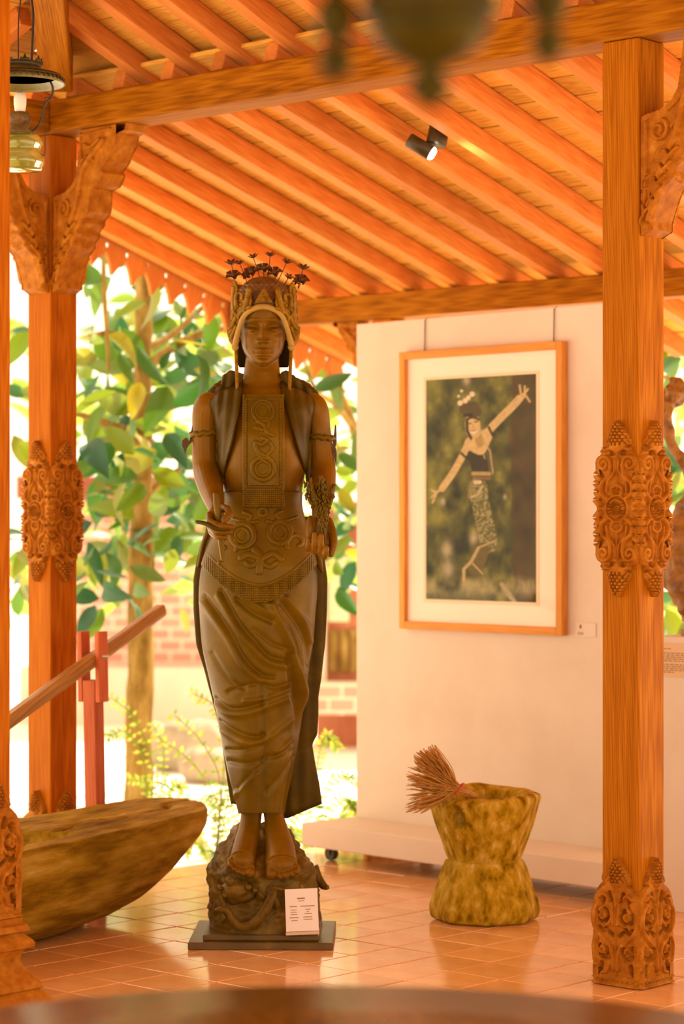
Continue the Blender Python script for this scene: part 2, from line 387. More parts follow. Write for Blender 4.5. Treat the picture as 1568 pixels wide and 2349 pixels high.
# ------------------------------------------------------------------ carvings
def mid_mask(X, Zc):
    az = np.abs(Zc); ax = np.abs(X)
    wv_ = .0665+.006*np.abs(np.sin(az*75)); wv_ = np.where(az > .105, .072-(np.clip(az-.118, 0, 1)*.9), wv_)
    body = (az < .147) & (ax < wv_)
    neck = (az >= .145) & (az < .160) & (ax < .046-.008*np.sin((az-.145)*200))
    pin = (az >= .158) & (ax < .037*np.clip((.228-az)/.050, 0, 1)**.95*np.clip((az-.150)/.016, .6, 1))
    hole = (((ax-.017)**2/.010**2+(az-.143)**2/.006**2) < 1)
    return (body | neck | pin) & ~hole
def zmir(st):
    return st+[(np.asarray(s[0])*np.array([1, -1]),)+tuple(s[1:]) for s in st]
q = []
q.append((spiral(.041, .116, .022, .004, 200, -330), .0065, .016))
q.append((smoothpath([(.019, .112), (.024, .085), (.046, .066), (.048, .04), (.030, .026)], 5), .0075, .017))
q.append((smoothpath([(.006, .125), (.008, .095), (.028, .070), (.032, .045)], 5), .005, .014))
q.append((smoothpath([(.004, .06), (.018, .050), (.012, .034)], 5), .006, .014))
for zz in (.012, .034, .056, .078): q.append(([(.056, zz), (.069, zz+.010)], .010, .015)); q.append(([(.052, zz+.011), (.072, zz+.011)], .0016, -.006))
q.append(([(.050, .086), (.060, .096)], .005, -.012))
q.append((smoothpath([(.004, .150), (.022, .156), (.040, .150), (.044, .156)], 4), .006, .014))
q.append((spiral(0, 0, .034, .034, 0, 90, 9), .005, .013))
mid = zmir(mir(q))
mid.append((spiral(0, 0, .022, .022, 0, 360, 30), .004, .018)); mid.append(([(-.001, 0), (.001, 0)], .0195, .019))
for d in np.arange(-.016, .017, .008):
    mid.append(([(d-.012, -.014), (d+.012, .014)], .0014, -.004)); mid.append(([(d+.012, -.014), (d-.012, .014)], .0014, -.004))
for sg in (1, -1):
    mid.append(([(0, sg*.165), (0, sg*.212)], .027, .018)); mid.append(([(0, sg*.05), (0, sg*.16)], .003, .013))
    for d in np.arange(-.03, .031, .012):
        mid.append(([(d-.02, sg*.165), (d+.02, sg*.222)], .0014, -.005)); mid.append(([(d+.02, sg*.165), (d-.02, sg*.222)], .0014, -.005))
mid_me = relief('mid_carving', -.078, .078, -.227, .227, .0017, mid_mask, mid, .010); mid_me.materials.append(M_carve)
def base_mask(X, Zc):
    ax = np.abs(X)
    wv_ = .0715+.004*np.abs(np.sin(Zc*42)); top = .262-.0*ax
    body = (Zc >= 0) & (Zc < .215) & (ax < wv_)
    arch = (Zc >= .215) & (Zc < .264) & (ax < .0735*np.sqrt(np.clip(1-((Zc-.205)/.062)**2, 0, 1)))
    pin = (Zc >= .258) & (ax < .036*np.clip((.332-Zc)/.055, 0, 1)**.95*np.clip((Zc-.244)/.02, .5, 1))
    return body | arch | pin
b = []
b.append((spiral(.036, .183, .026, .006, 250, -200), .007, .017)); b.append((spiral(.036, .183, .0165, .0165, 100, 250), .0062, -.03)); b.append((spiral(.038, .182, .017, .017, -70, 20), .0056, -.03))
b.append((smoothpath([(.006, .045), (.010, .09), (.034, .118), (.064, .150), (.066, .190), (.050, .215)], 6), .0075, .017))
b.append((spiral(.038, .090, .026, .006, 120, 520), .007, .017)); b.append((spiral(.038, .090, .0165, .0165, 150, 290), .0064, -.03)); b.append((spiral(.040, .09, .016, .016, -40, 50), .0056, -.03))
b.append((smoothpath([(.008, .16), (.012, .21), (.034, .236), (.052, .228)], 6), .006, .016))
b.append((smoothpath([(.030, .148), (.042, .140), (.052, .148)], 4), .0056, -.03)); b.append((smoothpath([(.010, .132), (.022, .140)], 4), .005, -.03))
b.append((smoothpath([(.046, .055), (.052, .038), (.062, .034)], 4), .0072, -.03)); b.append((smoothpath([(.016, .222), (.022, .240)], 4), .0056, -.03)); b.append((smoothpath([(.038, .222), (.044, .212)], 4), .005, -.03))
b.append((smoothpath([(.062, .12), (.070, .10), (.066, .06)], 5), .005, .014)); b.append((smoothpath([(.02, .05), (.03, .035), (.045, .032)], 4), .005, .014))
for k in range(5): b.append((spiral(.008+k*.016, .012, .007, .007, 0, 180, 7), .0022, .013))
base = mir(b)
base.append(([(0, .03), (0, .25)], .0035, .014)); base.append(([(-.08, .004), (.08, .004)], .004, .014)); base.append(([(0, .276), (0, .315)], .024, .018))
for d in np.arange(-.03, .031, .011):
    base.append(([(d-.02, .268), (d+.02, .328)], .0013, -.005)); base.append(([(d+.02, .268), (d-.02, .328)], .0013, -.005))
base_me = relief('base_carving', -.078, .078, 0, .332, .0017, base_mask, base, .017); base_me.materials.append(M_carve)
def face(o, zc, half, k):
    """matrix of a carved panel on face k of a post standing at o"""
    return Matrix.Translation(Vector(o)+Z*zc) @ Matrix.Rotation(k*math.pi/2, 4, 'Z') @ MB @ Matrix.Translation((0, -half, 0))
# bracket
bp = [(.135, 0), (.285, 0), (.278, -.022), (.250, -.03), (.245, -.06), (.225, -.085), (.215, -.11), (.190, -.135), (.198, -.148), (.190, -.165), (.178, -.182), (.148, -.19),
      (.146, -.23), (.142, -.262), (.128, -.285), (.130, -.296), (.108, -.318), (.110, -.330), (.088, -.352), (.090, -.364), (.058, -.395), (.045, -.43), (.03, -.475), (.03, -.495), (0, -.51), (0, -.205), (.02, -.198), (.06, -.192), (.095, -.172), (.115, -.142), (.124, -.09)]
bp = [(x*(1.22 if z > -.18 or x > .13 else 1.12) if not (z > -.2 and x < .14) else x, z) for x, z in bp]
def inpoly(X, Y, poly):
    r = np.zeros(X.shape, bool); n = len(poly)
    for i in range(n):
        x1, y1 = poly[i]; x2, y2 = poly[(i+1) % n]
        c = ((y1 > Y) != (y2 > Y)) & (X < (x2-x1)*(Y-y1)/((y2-y1) if y2 != y1 else 1e-9)+x1); r ^= c
    return r
bs = [(smoothpath([(.03, -.47), (.06, -.36), (.11, -.26), (.13, -.2), (.16, -.12), (.25, -.045)], 6), .010, .014),
      (spiral(.06, -.245, .030, .006, 60, -400), .006, .012), (smoothpath([(.015, -.46), (.02, -.35), (.02, -.22)], 5), .005, .010),
      (smoothpath([(.14, -.015), (.145, -.10), (.13, -.16), (.09, -.195)], 6), .005, .010), (smoothpath([(.16, -.05), (.19, -.06), (.23, -.04)], 5), .006, .012),
      (smoothpath([(.15, -.1), (.17, -.09), (.20, -.10)], 5), .005, .011), ([(.13, -.02), (.28, -.012)], .004, .010), (smoothpath([(.10, -.24), (.125, -.215), (.14, -.2)], 4), .006, .012)]
for k in range(5):
    z0 = -.295-.034*k; x0 = .100-.018*k
    bs.append((smoothpath([(x0-.055, z0-.02), (x0-.045, z0), (x0-.02, z0+.006), (x0, z0-.02)], 4), .004, -.004)); bs.append((smoothpath([(x0-.03, z0-.05), (x0-.01, z0-.02), (x0+.015, z0)], 4), .006, .011))
def bracket_mesh(T=.046):
    rm = relief('br', -.01, .30, -.52, .01, .0024, lambda X, Y: inpoly(X, Y, bp), bs, .004)
    me1 = np.array([v.co[:] for v in rm.vertices]); fc = [list(p.vertices) for p in rm.polygons]; bpy.data.meshes.remove(rm)
    mb = MBld(); a = me1.copy(); a[:, 1] -= T; mb.put(a, fc)
    a = me1.copy(); a[:, 1] = T-a[:, 1]; mb.put(a, [q[::-1] for q in fc])
    n = len(bp); mb.put([(x, -T-.001, z) for x, z in bp]+[(x, T+.001, z) for x, z in bp], [[i, i+n, (i+1) % n+n, (i+1) % n] for i in range(n)])
    for (x, z) in ((.262, -.035), (.232, -.08), (.190, -.155), (.129, -.29), (.109, -.324), (.089, -.358)):
        mb.put(*tubevf([(x, -T-.003, z), (x+.004, 0, z-.012), (x, T+.003, z)], [.007, .009, .007], 8))
    return mesh('bracket', np.concatenate(mb.v), mb.f, False)
br_me = bracket_mesh(); br_me.materials.append(M_carve)
def post(loc, half, label, mat, base_z=0, brs=(), top=2.444):
    e = empty('carved_post', loc, label, 'post', 'carved roof posts')
    v, f = boxvf(-half, half, -half, half, base_z, top)
    add('shaft', bevel_mesh('shaft', v, f, .004), mat, e, Matrix.Translation(Vector(loc)) @ MB)
    for k in range(4):
        if not base_z: add('mid_carving', mid_me, None, e, face(loc, 1.233, half, k))
        add('base_carving', base_me, None, e, face(loc, base_z, half, k))
    for k in brs:
        add('bracket', br_me, None, e, Matrix.Translation(Vector(loc)+Z*top) @ Matrix.Rotation(k*math.pi/2, 4, 'Z') @ MB @ Matrix.Translation((half, 0, 0)))
    return e
post(B(0, 0), .0575, 'carved teak post standing right of the stone mortar', M_post, 0, (0,))
post(B(-2.3, 0), .056, 'carved teak post behind the old wooden trough', M_post2, 0, (0, 3))
ep = post(B(-2.3, 1.65), .045, 'eave post mostly hidden behind the cream panel with its small bracket showing', M_post2, 0, (), 1.956)
add('bracket', br_me, None, ep, Matrix.Translation(B(-2.3, 1.65, 1.956)) @ Matrix.Rotation(math.pi, 4, 'Z') @ MB @ Matrix.Translation((.045, 0, 0)) @ Matrix.Scale(.62, 4))
fgp = Vector((-.872, 5.8, 0))
e = post(fgp, .0545, 'carved teak post on a moulded pedestal at the left edge', M_post2, .25, (), 2.9)
ped = [(.075, .25), (.075, .236), (.084, .232), (.088, .218), (.074, .212), (.084, .204), (.092, .196), (.097, .188), (.094, .178), (.078, .172), (.072, .160), (.070, .148), (.078, .128), (.094, .108), (.106, .096), (.110, .082), (.104, .078), (.122, .062), (.134, .044), (.138, .026), (.138, 0)]
v, f = [], []
for h, z in ped[::-1]:
    v += [(-h, -h, z), (h, -h, z), (h, h, z), (-h, h, z)]
add('pedestal', mesh('pedestal', v, ring_faces(len(ped), 4), False), M_carve, e, Matrix.Translation(fgp) @ MB)

# ================================================================== WHITE DISPLAY PANEL
WA = math.radians(46.5)
WU = Vector((math.cos(WA), -math.sin(WA), 0)); WV = Vector((math.sin(WA), math.cos(WA), 0)); W0 = Vector((.052, 8.73, 0))
MW = axes(W0, WU, WV, Z)
dp = empty('display_board', W0, 'cream free-standing display panel on a low plinth with castors', 'partition')
v, f = boxvf(0, 1.255, 0, .12, .13, 1.912); add('panel', bevel_mesh('panel', v, f, .003), M_plaster, dp, MW)
v, f = boxvf(-.02, 1.41, -.25, .37, .05, .132); add('plinth', bevel_mesh('plinth', v, f, .004), M_plaster, dp, MW)
for x in (.06, 1.33):
    for y in (-.18, .30):
        cs = MBld(); vv, ff = lathevf([(.004, -.012), (.024, -.012), (.025, 0), (.024, .012), (.004, .012)], 20)
        cs.put([(x+a, y+c, .0255+b_) for a, b_, c in vv], ff); vv, ff = boxvf(x-.02, x+.02, y-.018, y+.018, .043, .05); cs.put(vv, ff)
        for sg in (-1, 1): vv, ff = boxvf(x-.008, x+.008, y+sg*.016-.002, y+sg*.016+.002, .02, .05); cs.put(vv, ff)
        cs.obj('castor', M_iron, dp, MW, False)
def wt(px):                                            # distance along the panel face seen at a photo column
    k = (px-CXP)/FPX; return (k*W0.y-W0.x)/(WU.x-k*WU.y)
def wz(px, py):
    t = wt(px); D = (W0+WU*t).y; return CAMZ+(HZ-py)/FPX*D
# framed photograph
t0, t1 = wt(929), wt(1302); z0, z1 = .822, 1.796
pf = empty('framed_photograph', W0+WU*((t0+t1)/2)+Z*z0, 'framed photograph of a dancer hanging on the cream panel', 'picture')
FW, FD = .027, .032
def fbox(name, a, b_, c, d, y0, y1, mat, par, bev=.002):
    v, f = boxvf(a, b_, y0, y1, c, d); return add(name, bevel_mesh(name, v, f, bev), mat, par, MW)
def framepiece(hor, a, b_, c):
    # local Z along the length for the grain
    if hor: Mx = MW @ Matrix(((0, 0, 1, a), (0, 1, 0, 0), (1, 0, 0, c), (0, 0, 0, 1)))
    else: Mx = MW @ Matrix(((1, 0, 0, a), (0, 1, 0, 0), (0, 0, 1, c), (0, 0, 0, 1)))
    v, f = boxvf(0, FW, -FD, -.002, 0, b_); add('frame_rail', bevel_mesh('frame_rail', v, f, .002), M_frame, pf, Mx)
framepiece(False, t0, z1-z0, z0); framepiece(False, t1-FW, z1-z0, z0)
framepiece(True, t0+FW, t1-t0-2*FW, z0); framepiece(True, t0+FW, t1-t0-2*FW, z1-FW)
fbox('mat_board', t0+FW, t1-FW, z0+FW, z1-FW, -.016, -.004, M_mat, pf, .0005)
a0, a1 = wt(985), wt(1237); b0, b1 = .929, 1.693
fbox('mat_inset', a0-.012, a1+.012, b0-.012, b1+.010, -.0175, -.0162, plain('mat_bevel', (.80, .60, .36), .6), pf, .0003)
# the print: a flat photograph, painted per point
nx, nz = 170, 340
uu, tt = np.meshgrid(np.linspace(0, 1, nx), np.linspace(0, 1, nz))      # tt: 0 top .. 1 bottom
XX = 325+750*uu; YY = 430-47*uu+tt*(1460+65*uu)
n1 = noise(np.stack([XX/60, YY/90, XX*0], -1), 1, 4); n2 = noise(np.stack([XX/170+9, YY/200, XX*0], -1), 1, 3); n3 = noise(np.stack([XX/14, YY/14, XX*0+3], -1), 1, 2)
col = np.zeros(XX.shape+(3,)); lum = np.clip(.45+.55*n1+.45*n2, .05, 1)
dk = np.array([.016, .020, .001]); lt = np.array([.40, .38, .05]); col[:] = dk+(lt-dk)*lum[..., None]**1.4
def paint(mask, c, alpha=1.0):
    a = np.clip(mask, 0, 1)[..., None]*alpha; col[:] = col*(1-a)+np.asarray(c)*a
def soft(d, r, s=3.): return np.clip((r-d)/s+.5, 0, 1)
def stroke(pts, r, c, s=4., al=1.0): paint(soft(segdist(XX, YY, pts), r, s), c, al)
tr = soft(-(XX-912-8*n2*5), 0, 14); paint(tr*np.clip(.75+.5*n1, 0, 1), (.10, .05, .008))
paint(tr*np.clip(n1*2-.3, 0, 1), (.19, .10, .02))
for (x, y, r) in ((610, 430, 26), (470, 1560, 36), (480, 1690, 40), (445, 1240, 18), (870, 1205, 12), (660, 1480, 30)): paint(np.exp(-((XX-x)**2+(YY-y)**2/2)/(r*r)), (.62, .52, .30), .8)
paint(soft(np.abs(YY-1810+20*n1), 55, 60)*np.clip(.5+n1, 0, 1), (.52, .44, .20), .8)
stroke([(850, 1790), (930, 1900)], 16, (.50, .42, .20), 14)
SK = (.66, .47, .20); SK2 = (.50, .33, .10); DKC = (.055, .04, .008)
stroke([(700, 1180), (770, 1290), (850, 1400), (950, 1530)], 14, (.10, .10, .01), 18, .7)
stroke([(690, 1140), (700, 1230), (720, 1320), (745, 1420), (760, 1520)], 60, (.17, .16, .03)); stroke([(655, 1120), (640, 1200), (700, 1190)], 26, (.30, .25, .08), 8); 
n4 = noise(np.stack([XX/9, YY/9, XX*0+5], -1), 1, 1); pat = np.clip(n4*4, 0, 1); paint(soft(segdist(XX, YY, [(690, 1140), (700, 1230), (720, 1320), (745, 1420), (760, 1520)]), 60, 4)*pat, (.50, .43, .18), .75)
stroke([(720, 1560), (700, 1620), (670, 1690)], 46, (.20, .15, .03)); stroke([(690, 1550), (640, 1640), (590, 1690), (590, 1770)], 11, (.58, .42, .18))
stroke([(640, 1640), (720, 1720)], 5, (.60, .46, .2)); stroke([(690, 1545), (800, 1500)], 6, (.55, .42, .2))
stroke([(640, 1210), (690, 1190), (720, 1130)], 6, (.6, .48, .22))
stroke([(660, 900), (690, 960), (710, 1030)], 62, DKC, 5); stroke([(745, 860), (775, 950), (785, 1040)], 22, (.16, .12, .03), 5)
stroke([(720, 830), (770, 900), (790, 1050)], 4, (.6, .5, .25)); stroke([(700, 850), (735, 950)], 4, (.5, .4, .18))
stroke([(655, 1050), (765, 1052)], 13, (.50, .36, .14)); stroke([(660, 1078), (765, 1082)], 10, (.30, .18, .05)); stroke([(670, 1108), (700, 1108)], 13, (.72, .58, .34))
stroke([(640, 850), (700, 880), (740, 800)], 46, SK, 5); stroke([(690, 800), (700, 850)], 26, SK2, 6)
stroke([(740, 790), (795, 725), (870, 650), (930, 590), (965, 550)], 26, SK); stroke([(800, 715), (965, 550)], 20, SK)
for fpt in ((968, 460), (1002, 466), (1022, 486), (1034, 568)): stroke([(982, 540), (1000, 515) if fpt[0] > 990 else (975, 510), fpt], 7, SK)
stroke([(975, 545), (990, 530)], 18, SK); stroke([(760, 740), (790, 800)], 8, DKC)
stroke([(622, 850), (578, 940), (520, 1040), (470, 1110), (440, 1150)], 24, SK); stroke([(500, 1060), (435, 1155)], 16, SK)
for fpt in ((365, 1163), (364, 1212), (372, 1246)): stroke([(435, 1150), (400, 1180), fpt], 7, SK)
stroke([(572, 915), (612, 950)], 8, DKC)
stroke([(650, 705), (655, 765)], 52, SK, 5); stroke([(612, 700), (615, 770), (640, 815)], 10, DKC, 6); stroke([(610, 690), (650, 672), (695, 690)], 8, DKC)
stroke([(600, 660), (690, 655)], 14, DKC); stroke([(590, 620), (660, 600), (680, 640)], 34, (.13, .09, .02), 6)
for (x, y) in ((630, 718), (676, 705)): stroke([(x-10, y), (x+10, y-2)], 4, DKC, 3)
stroke([(655, 725), (662, 752)], 4, SK2, 4); stroke([(642, 776), (662, 778), (680, 766)], 6, (.80, .66, .42), 3); stroke([(640, 766), (682, 760)], 2, (.22, .09, .02), 3)
for (x, y, r) in ((565, 580, 18), (600, 565, 18), (622, 545, 16), (648, 520, 18), (575, 500, 10), (555, 535, 10)): paint(soft(np.hypot(XX-x, YY-y), r, 5), (.80, .66, .42))
col *= (1-.16*np.clip(n3+.2*n1, -1, 1))[..., None]; col = np.clip(col, 0, 1); col *= .62+.22*np.clip(col[..., :1]*1.6-.3, 0, 1)
x_ = a0+(a1-a0)*uu; z_ = b1-(b1-b0)*tt
v, f = gridmesh(x_, z_, np.full(x_.shape, -.0182), np.ones(x_.shape, bool))
pm = mesh('print', v, f[:, ::-1], False)
ca = pm.color_attributes.new('print', 'FLOAT_COLOR', 'POINT'); ca.data.foreach_set('color', np.concatenate([col.reshape(-1, 3), np.ones((nx*nz, 1))], 1).ravel())
M_print, nt, p = newmat('sepia_print'); at = N(nt, 'ShaderNodeAttribute'); at.attribute_name = 'print'; nt.links.new(at.outputs['Color'], p.inputs['Base Color']); p.inputs['Roughness'].default_value = .7; p.inputs['Specular IOR Level'].default_value = .1
add('print', pm, M_print, pf, MW)
M_glass, nt, p = newmat('picture_glass'); L = nt.links
gl = N(nt, 'ShaderNodeBsdfGlossy'); gl.inputs['Roughness'].default_value = .03; tb = N(nt, 'ShaderNodeBsdfTransparent'); 
mx = N(nt, 'ShaderNodeMixShader'); mx.inputs[0].default_value = .012; L.new(tb.outputs[0], mx.inputs[1]); L.new(gl.outputs[0], mx.inputs[2]); L.new(mx.outputs[0], nt.nodes['Material Output'].inputs[0])
fbox('glass', t0+FW-.002, t1-FW+.002, z0+FW-.002, z1-FW+.002, -.0245, -.0225, M_glass, pf, .0003)
for px in (976, 1272):
    t = wt(px); mb = MBld(); mb.put(*tubevf([(t, -.006, z1-.004), (t, -.004, 1.905), (t, .01, 1.915)], .0018, 6)); mb.obj('hanging_wire', M_iron, pf, MW)
# small wall label, its code square left blank
wl0, wl1 = wt(1319), wt(1367); wlz = wz(1343, 1444)
wl = empty('wall_label', W0+WU*wl0+Z*wlz, 'small pale wall label right of the framed photograph', 'label')
fbox('card', wl0, wl1, wlz-.024, wlz+.022, -.003, -.0002, plain('label_card', (.72, .58, .46), .5), wl, .0003)
lc = (wl0*.72+wl1*.28)
vv, ff = lathevf([(.0045, -.0036), (.0045, -.003)], 14); mb = MBld(); mb.put([(lc+a, c, wlz+.009+b_*1.6) for a, b_, c in vv], ff); mb.obj('emblem', plain('red_emblem', (.42, .10, .03), .6), wl, MW)
for k in range(2): fbox('text_line', lc-.012, lc+.013, wlz-.012-k*.0055, wlz-.0095-k*.0055, -.0036, -.003, M_text, wl, .0001)
# ================================================================== STATUE
SD = 6.95
def S(px, py, dy=0.0): return P(px, py, SD+dy)
MPX = SD/FPX
st = empty('statue', S(603, 2172).xy.to_3d(), 'tall brown statue of a woman in a crown holding rice ears and a chisel', 'statue')
TK = [(852, 562, 640, .048, .055), (880, 553, 648, .055, .065), (898, 505, 695, .072, .078), (925, 480, 722, .086, .085), (960, 492, 714, .105, .09), (1000, 499, 708, .128, .09), (1025, 501, 706, .128, .088),
      (1060, 503, 704, .116, .085), (1100, 508, 697, .104, .08), (1150, 513, 690, .098, .08), (1200, 500, 700, .106, .09), (1250, 478, 716, .118, .1), (1300, 462, 726, .128, .105), (1350, 456, 728, .132, .108),
      (1400, 457, 724, .132, .108), (1480, 463, 717, .130, .105), (1550, 478, 707, .125, .10), (1620, 493, 698, .120, .095), (1680, 504, 689, .114, .09), (1760, 520, 675, .105, .085), (1820, 535, 661, .097, .08), (1866, 547, 653, .092, .078)]
TK = smkeys(TK)
def tkey(py):
    a = interp(TK, py); return (a[..., 0]+a[..., 1])/2, (a[..., 1]-a[..., 0])/2, a[..., 2], a[..., 3]
def front(px, py):
    cx, hw, df, db = tkey(py); t = np.clip(1-((px-cx)/hw)**2, 0, 1)
    return -df*np.sqrt(t)
def W3(px, py, dy):
    D = SD+dy; return np.stack([(px-CXP)/FPX*D, D+0*px, CAMZ+(HZ-py)/FPX*D], -1)
def ringloft(keys, ny, ns, disp=None, cap=True):
    """closed loft; keys (py,L,R,dfront,dback)"""
    ys = np.linspace(keys[0][0], keys[-1][0], ny); a = interp(keys, ys)
    th = np.linspace(0, 2*np.pi, ns, endpoint=False)
    cx = ((a[:, 0]+a[:, 1])/2)[:, None]; hw = ((a[:, 1]-a[:, 0])/2)[:, None]
    px = cx+hw*np.cos(th); sn = np.sin(th)
    dy = np.where(sn > 0, -a[:, 2][:, None]*sn, -a[:, 3][:, None]*sn)
    py = np.repeat(ys[:, None], ns, 1)
    if disp is not None:
        d = disp(px, py)*np.clip(sn*2.2+.35, 0, 1); px = px+d/MPX*np.cos(th)*.9; dy = dy-d*np.clip(sn, 0, 1)
    return W3(px, py, dy).reshape(-1, 3), ring_faces(ny, ns, cap, cap)

# ---------------- body (torso, neck, head, arms, hands): one continuous surface
bd = MBld()
bd.put(*ringloft([k for k in TK if k[0] <= 1250], 60, 56))
bd.put(*ringloft([(800, 566, 638, .035, .06), (838, 561, 640, .042, .06), (860, 558, 643, .05, .06), (885, 545, 655, .055, .065), (905, 520, 685, .06, .07)], 14, 40))
HK = [(641, 600, 606, .012, .02), (644, 588, 619, .04, .05), (652, 575, 632, .062, .075), (668, 563, 645, .078, .092), (690, 556, 650, .086, .10), (712, 554, 652, .090, .10), (730, 553, 653, .090, .10), (755, 552, 653, .086, .095),
      (775, 552.5, 653, .084, .085), (790, 554, 651, .083, .075), (805, 558, 647, .083, .065), (818, 565, 640, .083, .06), (828, 574, 631, .081, .055), (835, 583, 622, .077, .05), (840, 592, 613, .068, .04)]
HK = smkeys(HK)
hy = np.linspace(641, 840, 130); ha = interp(HK, hy); ns = 140
th = np.linspace(0, 2*np.pi, ns, endpoint=False)
cx = ((ha[:, 0]+ha[:, 1])/2)[:, None]; hw = ((ha[:, 1]-ha[:, 0])/2)[:, None]
ct = np.sign(np.cos(th))*np.abs(np.cos(th))**.92; sn = np.sin(th); sf = np.sign(sn)*np.abs(sn)**.80
hpx = cx+hw*ct; hdy = np.where(sn > 0, -ha[:, 2][:, None]*sf, -ha[:, 3][:, None]*sf); hpy = np.repeat(hy[:, None], ns, 1)
gx = hpx-603; g = lambda x, y, sx, sy, a: a*np.exp(-((gx-x)/sx)**2-((hpy-y)/sy)**2)
ft = np.zeros_like(hpx); ax = np.abs(gx)
ga = lambda x, y, sx, sy, a: a*np.exp(-((ax-x)/sx)**2-((hpy-y)/sy)**2)
ft += ga(25, 748, 15, 9, -.0095)+ga(14, 752, 6, 9, -.006)               # sockets
ft += ga(27, 734, 17, 4.0, .0035)                                     # brow ridge
ft += ga(27.5, 756.5, 10.5, 5.2, .0098)+ga(27.5, 757, 6, 3, .0015)      # eyeball with closed lids
ft += ga(27.5, 751.0, 12, 1.3, -.0020)+ga(27.5, 763.5, 11, 1.4, -.0016)+ga(27.5, 757.5, 11, .9, -.0012)
nt_ = np.clip((hpy-738)/44, 0, 1)                                      # nose
nprof = np.where((hpy > 736) & (hpy < 787), nt_**1.25, 0)*np.where(hpy > 783, np.clip((788-hpy)/5, 0, 1), 1)
ft += nprof*(.0195)*np.exp(-(gx/(4.6+3.2*nt_))**2)
ft += ga(9.5, 782.5, 4.6, 4.0, .0085)+g(0, 783, 6, 4.2, .0035)+ga(6.0, 788, 2.6, 1.5, -.005)
ft += ga(36, 776, 11, 10, .0035)                                      # cheekbones
ft += g(0, 803, 14, 3.0, .0058)+ga(5, 801.5, 5, 2.2, .0016)+g(0, 795, 3, 4, -.0018)
ft += g(0, 812.5, 12, 3.2, .0070)+g(0, 807.6, 17, 1.1, -.0048)+ga(19.5, 807.5, 3, 2.5, -.0022)
ft += g(0, 820.5, 13, 3.0, -.0040)+g(0, 830, 13, 6, .0045)
hdy = hdy-(ft+.55*(ft-nprof*.0195*np.exp(-(gx/(4.6+3.2*nt_))**2)))*np.clip(sn*1.6, 0, 1)
bd.put(W3(hpx, hpy, hdy).reshape(-1, 3), ring_faces(130, ns))
def limb(pts, n=8, ns=22):
    """pts: (px,py,dy,r_px)"""
    q = smoothpath(pts, n); bd.put(*tubevf([S(a, b, c) for a, b, c, r in q], [r*MPX for a, b, c, r in q], ns))
    for e in (q[0], q[-1]): bd.put(*ellvf(S(*e[:3]), (e[3]*MPX,)*3, 14, 10))
limb([(492, 922, .0, 26), (474, 936, .0, 31), (471, 985, .01, 31), (472, 1040, .015, 32), (476, 1082, .0, 33), (484, 1122, -.08, 28), (492, 1150, -.15, 22), (497, 1168, -.20, 18)])
limb([(708, 922, .0, 26), (724, 938, .0, 28), (730, 985, .01, 28), (736, 1040, .015, 29), (740, 1085, .0, 30), (740, 1130, -.08, 27), (736, 1165, -.15, 21), (734, 1190, -.19, 18)])
def fing(pts):
    q = smoothpath(pts, 4); bd.put(*tubevf([S(a, b, c) for a, b, c, r in q], [r*MPX for a, b, c, r in q], 12))
    for e in (q[0], q[-1]): bd.put(*ellvf(S(*e[:3]), (e[3]*MPX,)*3, 10, 8))
    for p_ in pts[1:-1]: bd.put(*ellvf(S(*p_[:3]), (p_[3]*1.06*MPX,)*3, 10, 8))
# hand with the chisel
def blob(c, r, dy): bd.put(*ellvf(S(c[0], c[1], dy), (r[0]*MPX, r[2], r[1]*MPX), 18, 12))
blob((494, 1190), (21, 28), 0) if False else None
bd.put(*ellvf(S(494, 1186, -.225), (20*MPX, .026, 27*MPX), 20, 14)); bd.put(*ellvf(S(489, 1206, -.235), (14*MPX, .024, 26*MPX), 18, 12))
fing([(480, 1182, -.245, 8.5), (482, 1196, -.275, 8), (494, 1202, -.292, 7.2), (504, 1204, -.288, 6)])                # index
fing([(482, 1200, -.25, 8.5), (490, 1206, -.285, 7.8), (512, 1207, -.300, 7.2), (533, 1209, -.292, 6)])               # middle
fing([(485, 1212, -.25, 8), (494, 1220, -.282, 7.2), (512, 1220, -.292, 6.8), (529, 1222, -.285, 5.6)])               # ring
fing([(488, 1224, -.245, 7), (497, 1231, -.270, 6.4), (508, 1232, -.278, 6), (517, 1233, -.274, 5.2)])                # little
fing([(505, 1165, -.225, 10), (520, 1168, -.255, 9), (525, 1180, -.280, 8.5), (514, 1194, -.292, 7.4)])               # thumb
# open hand with the rice ears, fingers curling up
bd.put(*ellvf(S(733, 1218, -.225), (31*MPX, .020, 33*MPX), 20, 14)); bd.put(*ellvf(S(733, 1245, -.235), (31*MPX, .022, 20*MPX), 20, 12))
bd.put(*ellvf(S(712, 1215, -.235), (13*MPX, .020, 32*MPX), 16, 12))
fing([(708, 1248, -.235, 7.5), (706, 1259, -.262, 7), (707, 1250, -.285, 6.6), (707, 1237, -.288, 5.6)])
fing([(721, 1250, -.238, 8), (721, 1263, -.268, 7.6), (721, 1248, -.296, 7.2), (721, 1226, -.298, 6)])
fing([(735, 1254, -.238, 8), (735, 1268, -.270, 7.8), (736, 1250, -.298, 7.4), (736, 1229, -.300, 6.2)])
fing([(746, 1258, -.235, 8), (744, 1276, -.268, 7.8), (746, 1270, -.292, 7.2), (748, 1257, -.297, 6)])
fing([(752, 1196, -.215, 11), (761, 1220, -.240, 10), (765, 1248, -.255, 8.6), (759, 1272, -.262, 6.6)])
bo = bd.obj('body', M_skin, st, smooth=True)
rmod = bo.modifiers.new('remesh', 'REMESH'); rmod.mode = 'VOXEL'; rmod.voxel_size = .0020; rmod.use_smooth_shade = True
sm = bo.modifiers.new('smooth', 'SMOOTH'); sm.factor = .35; sm.iterations = 1
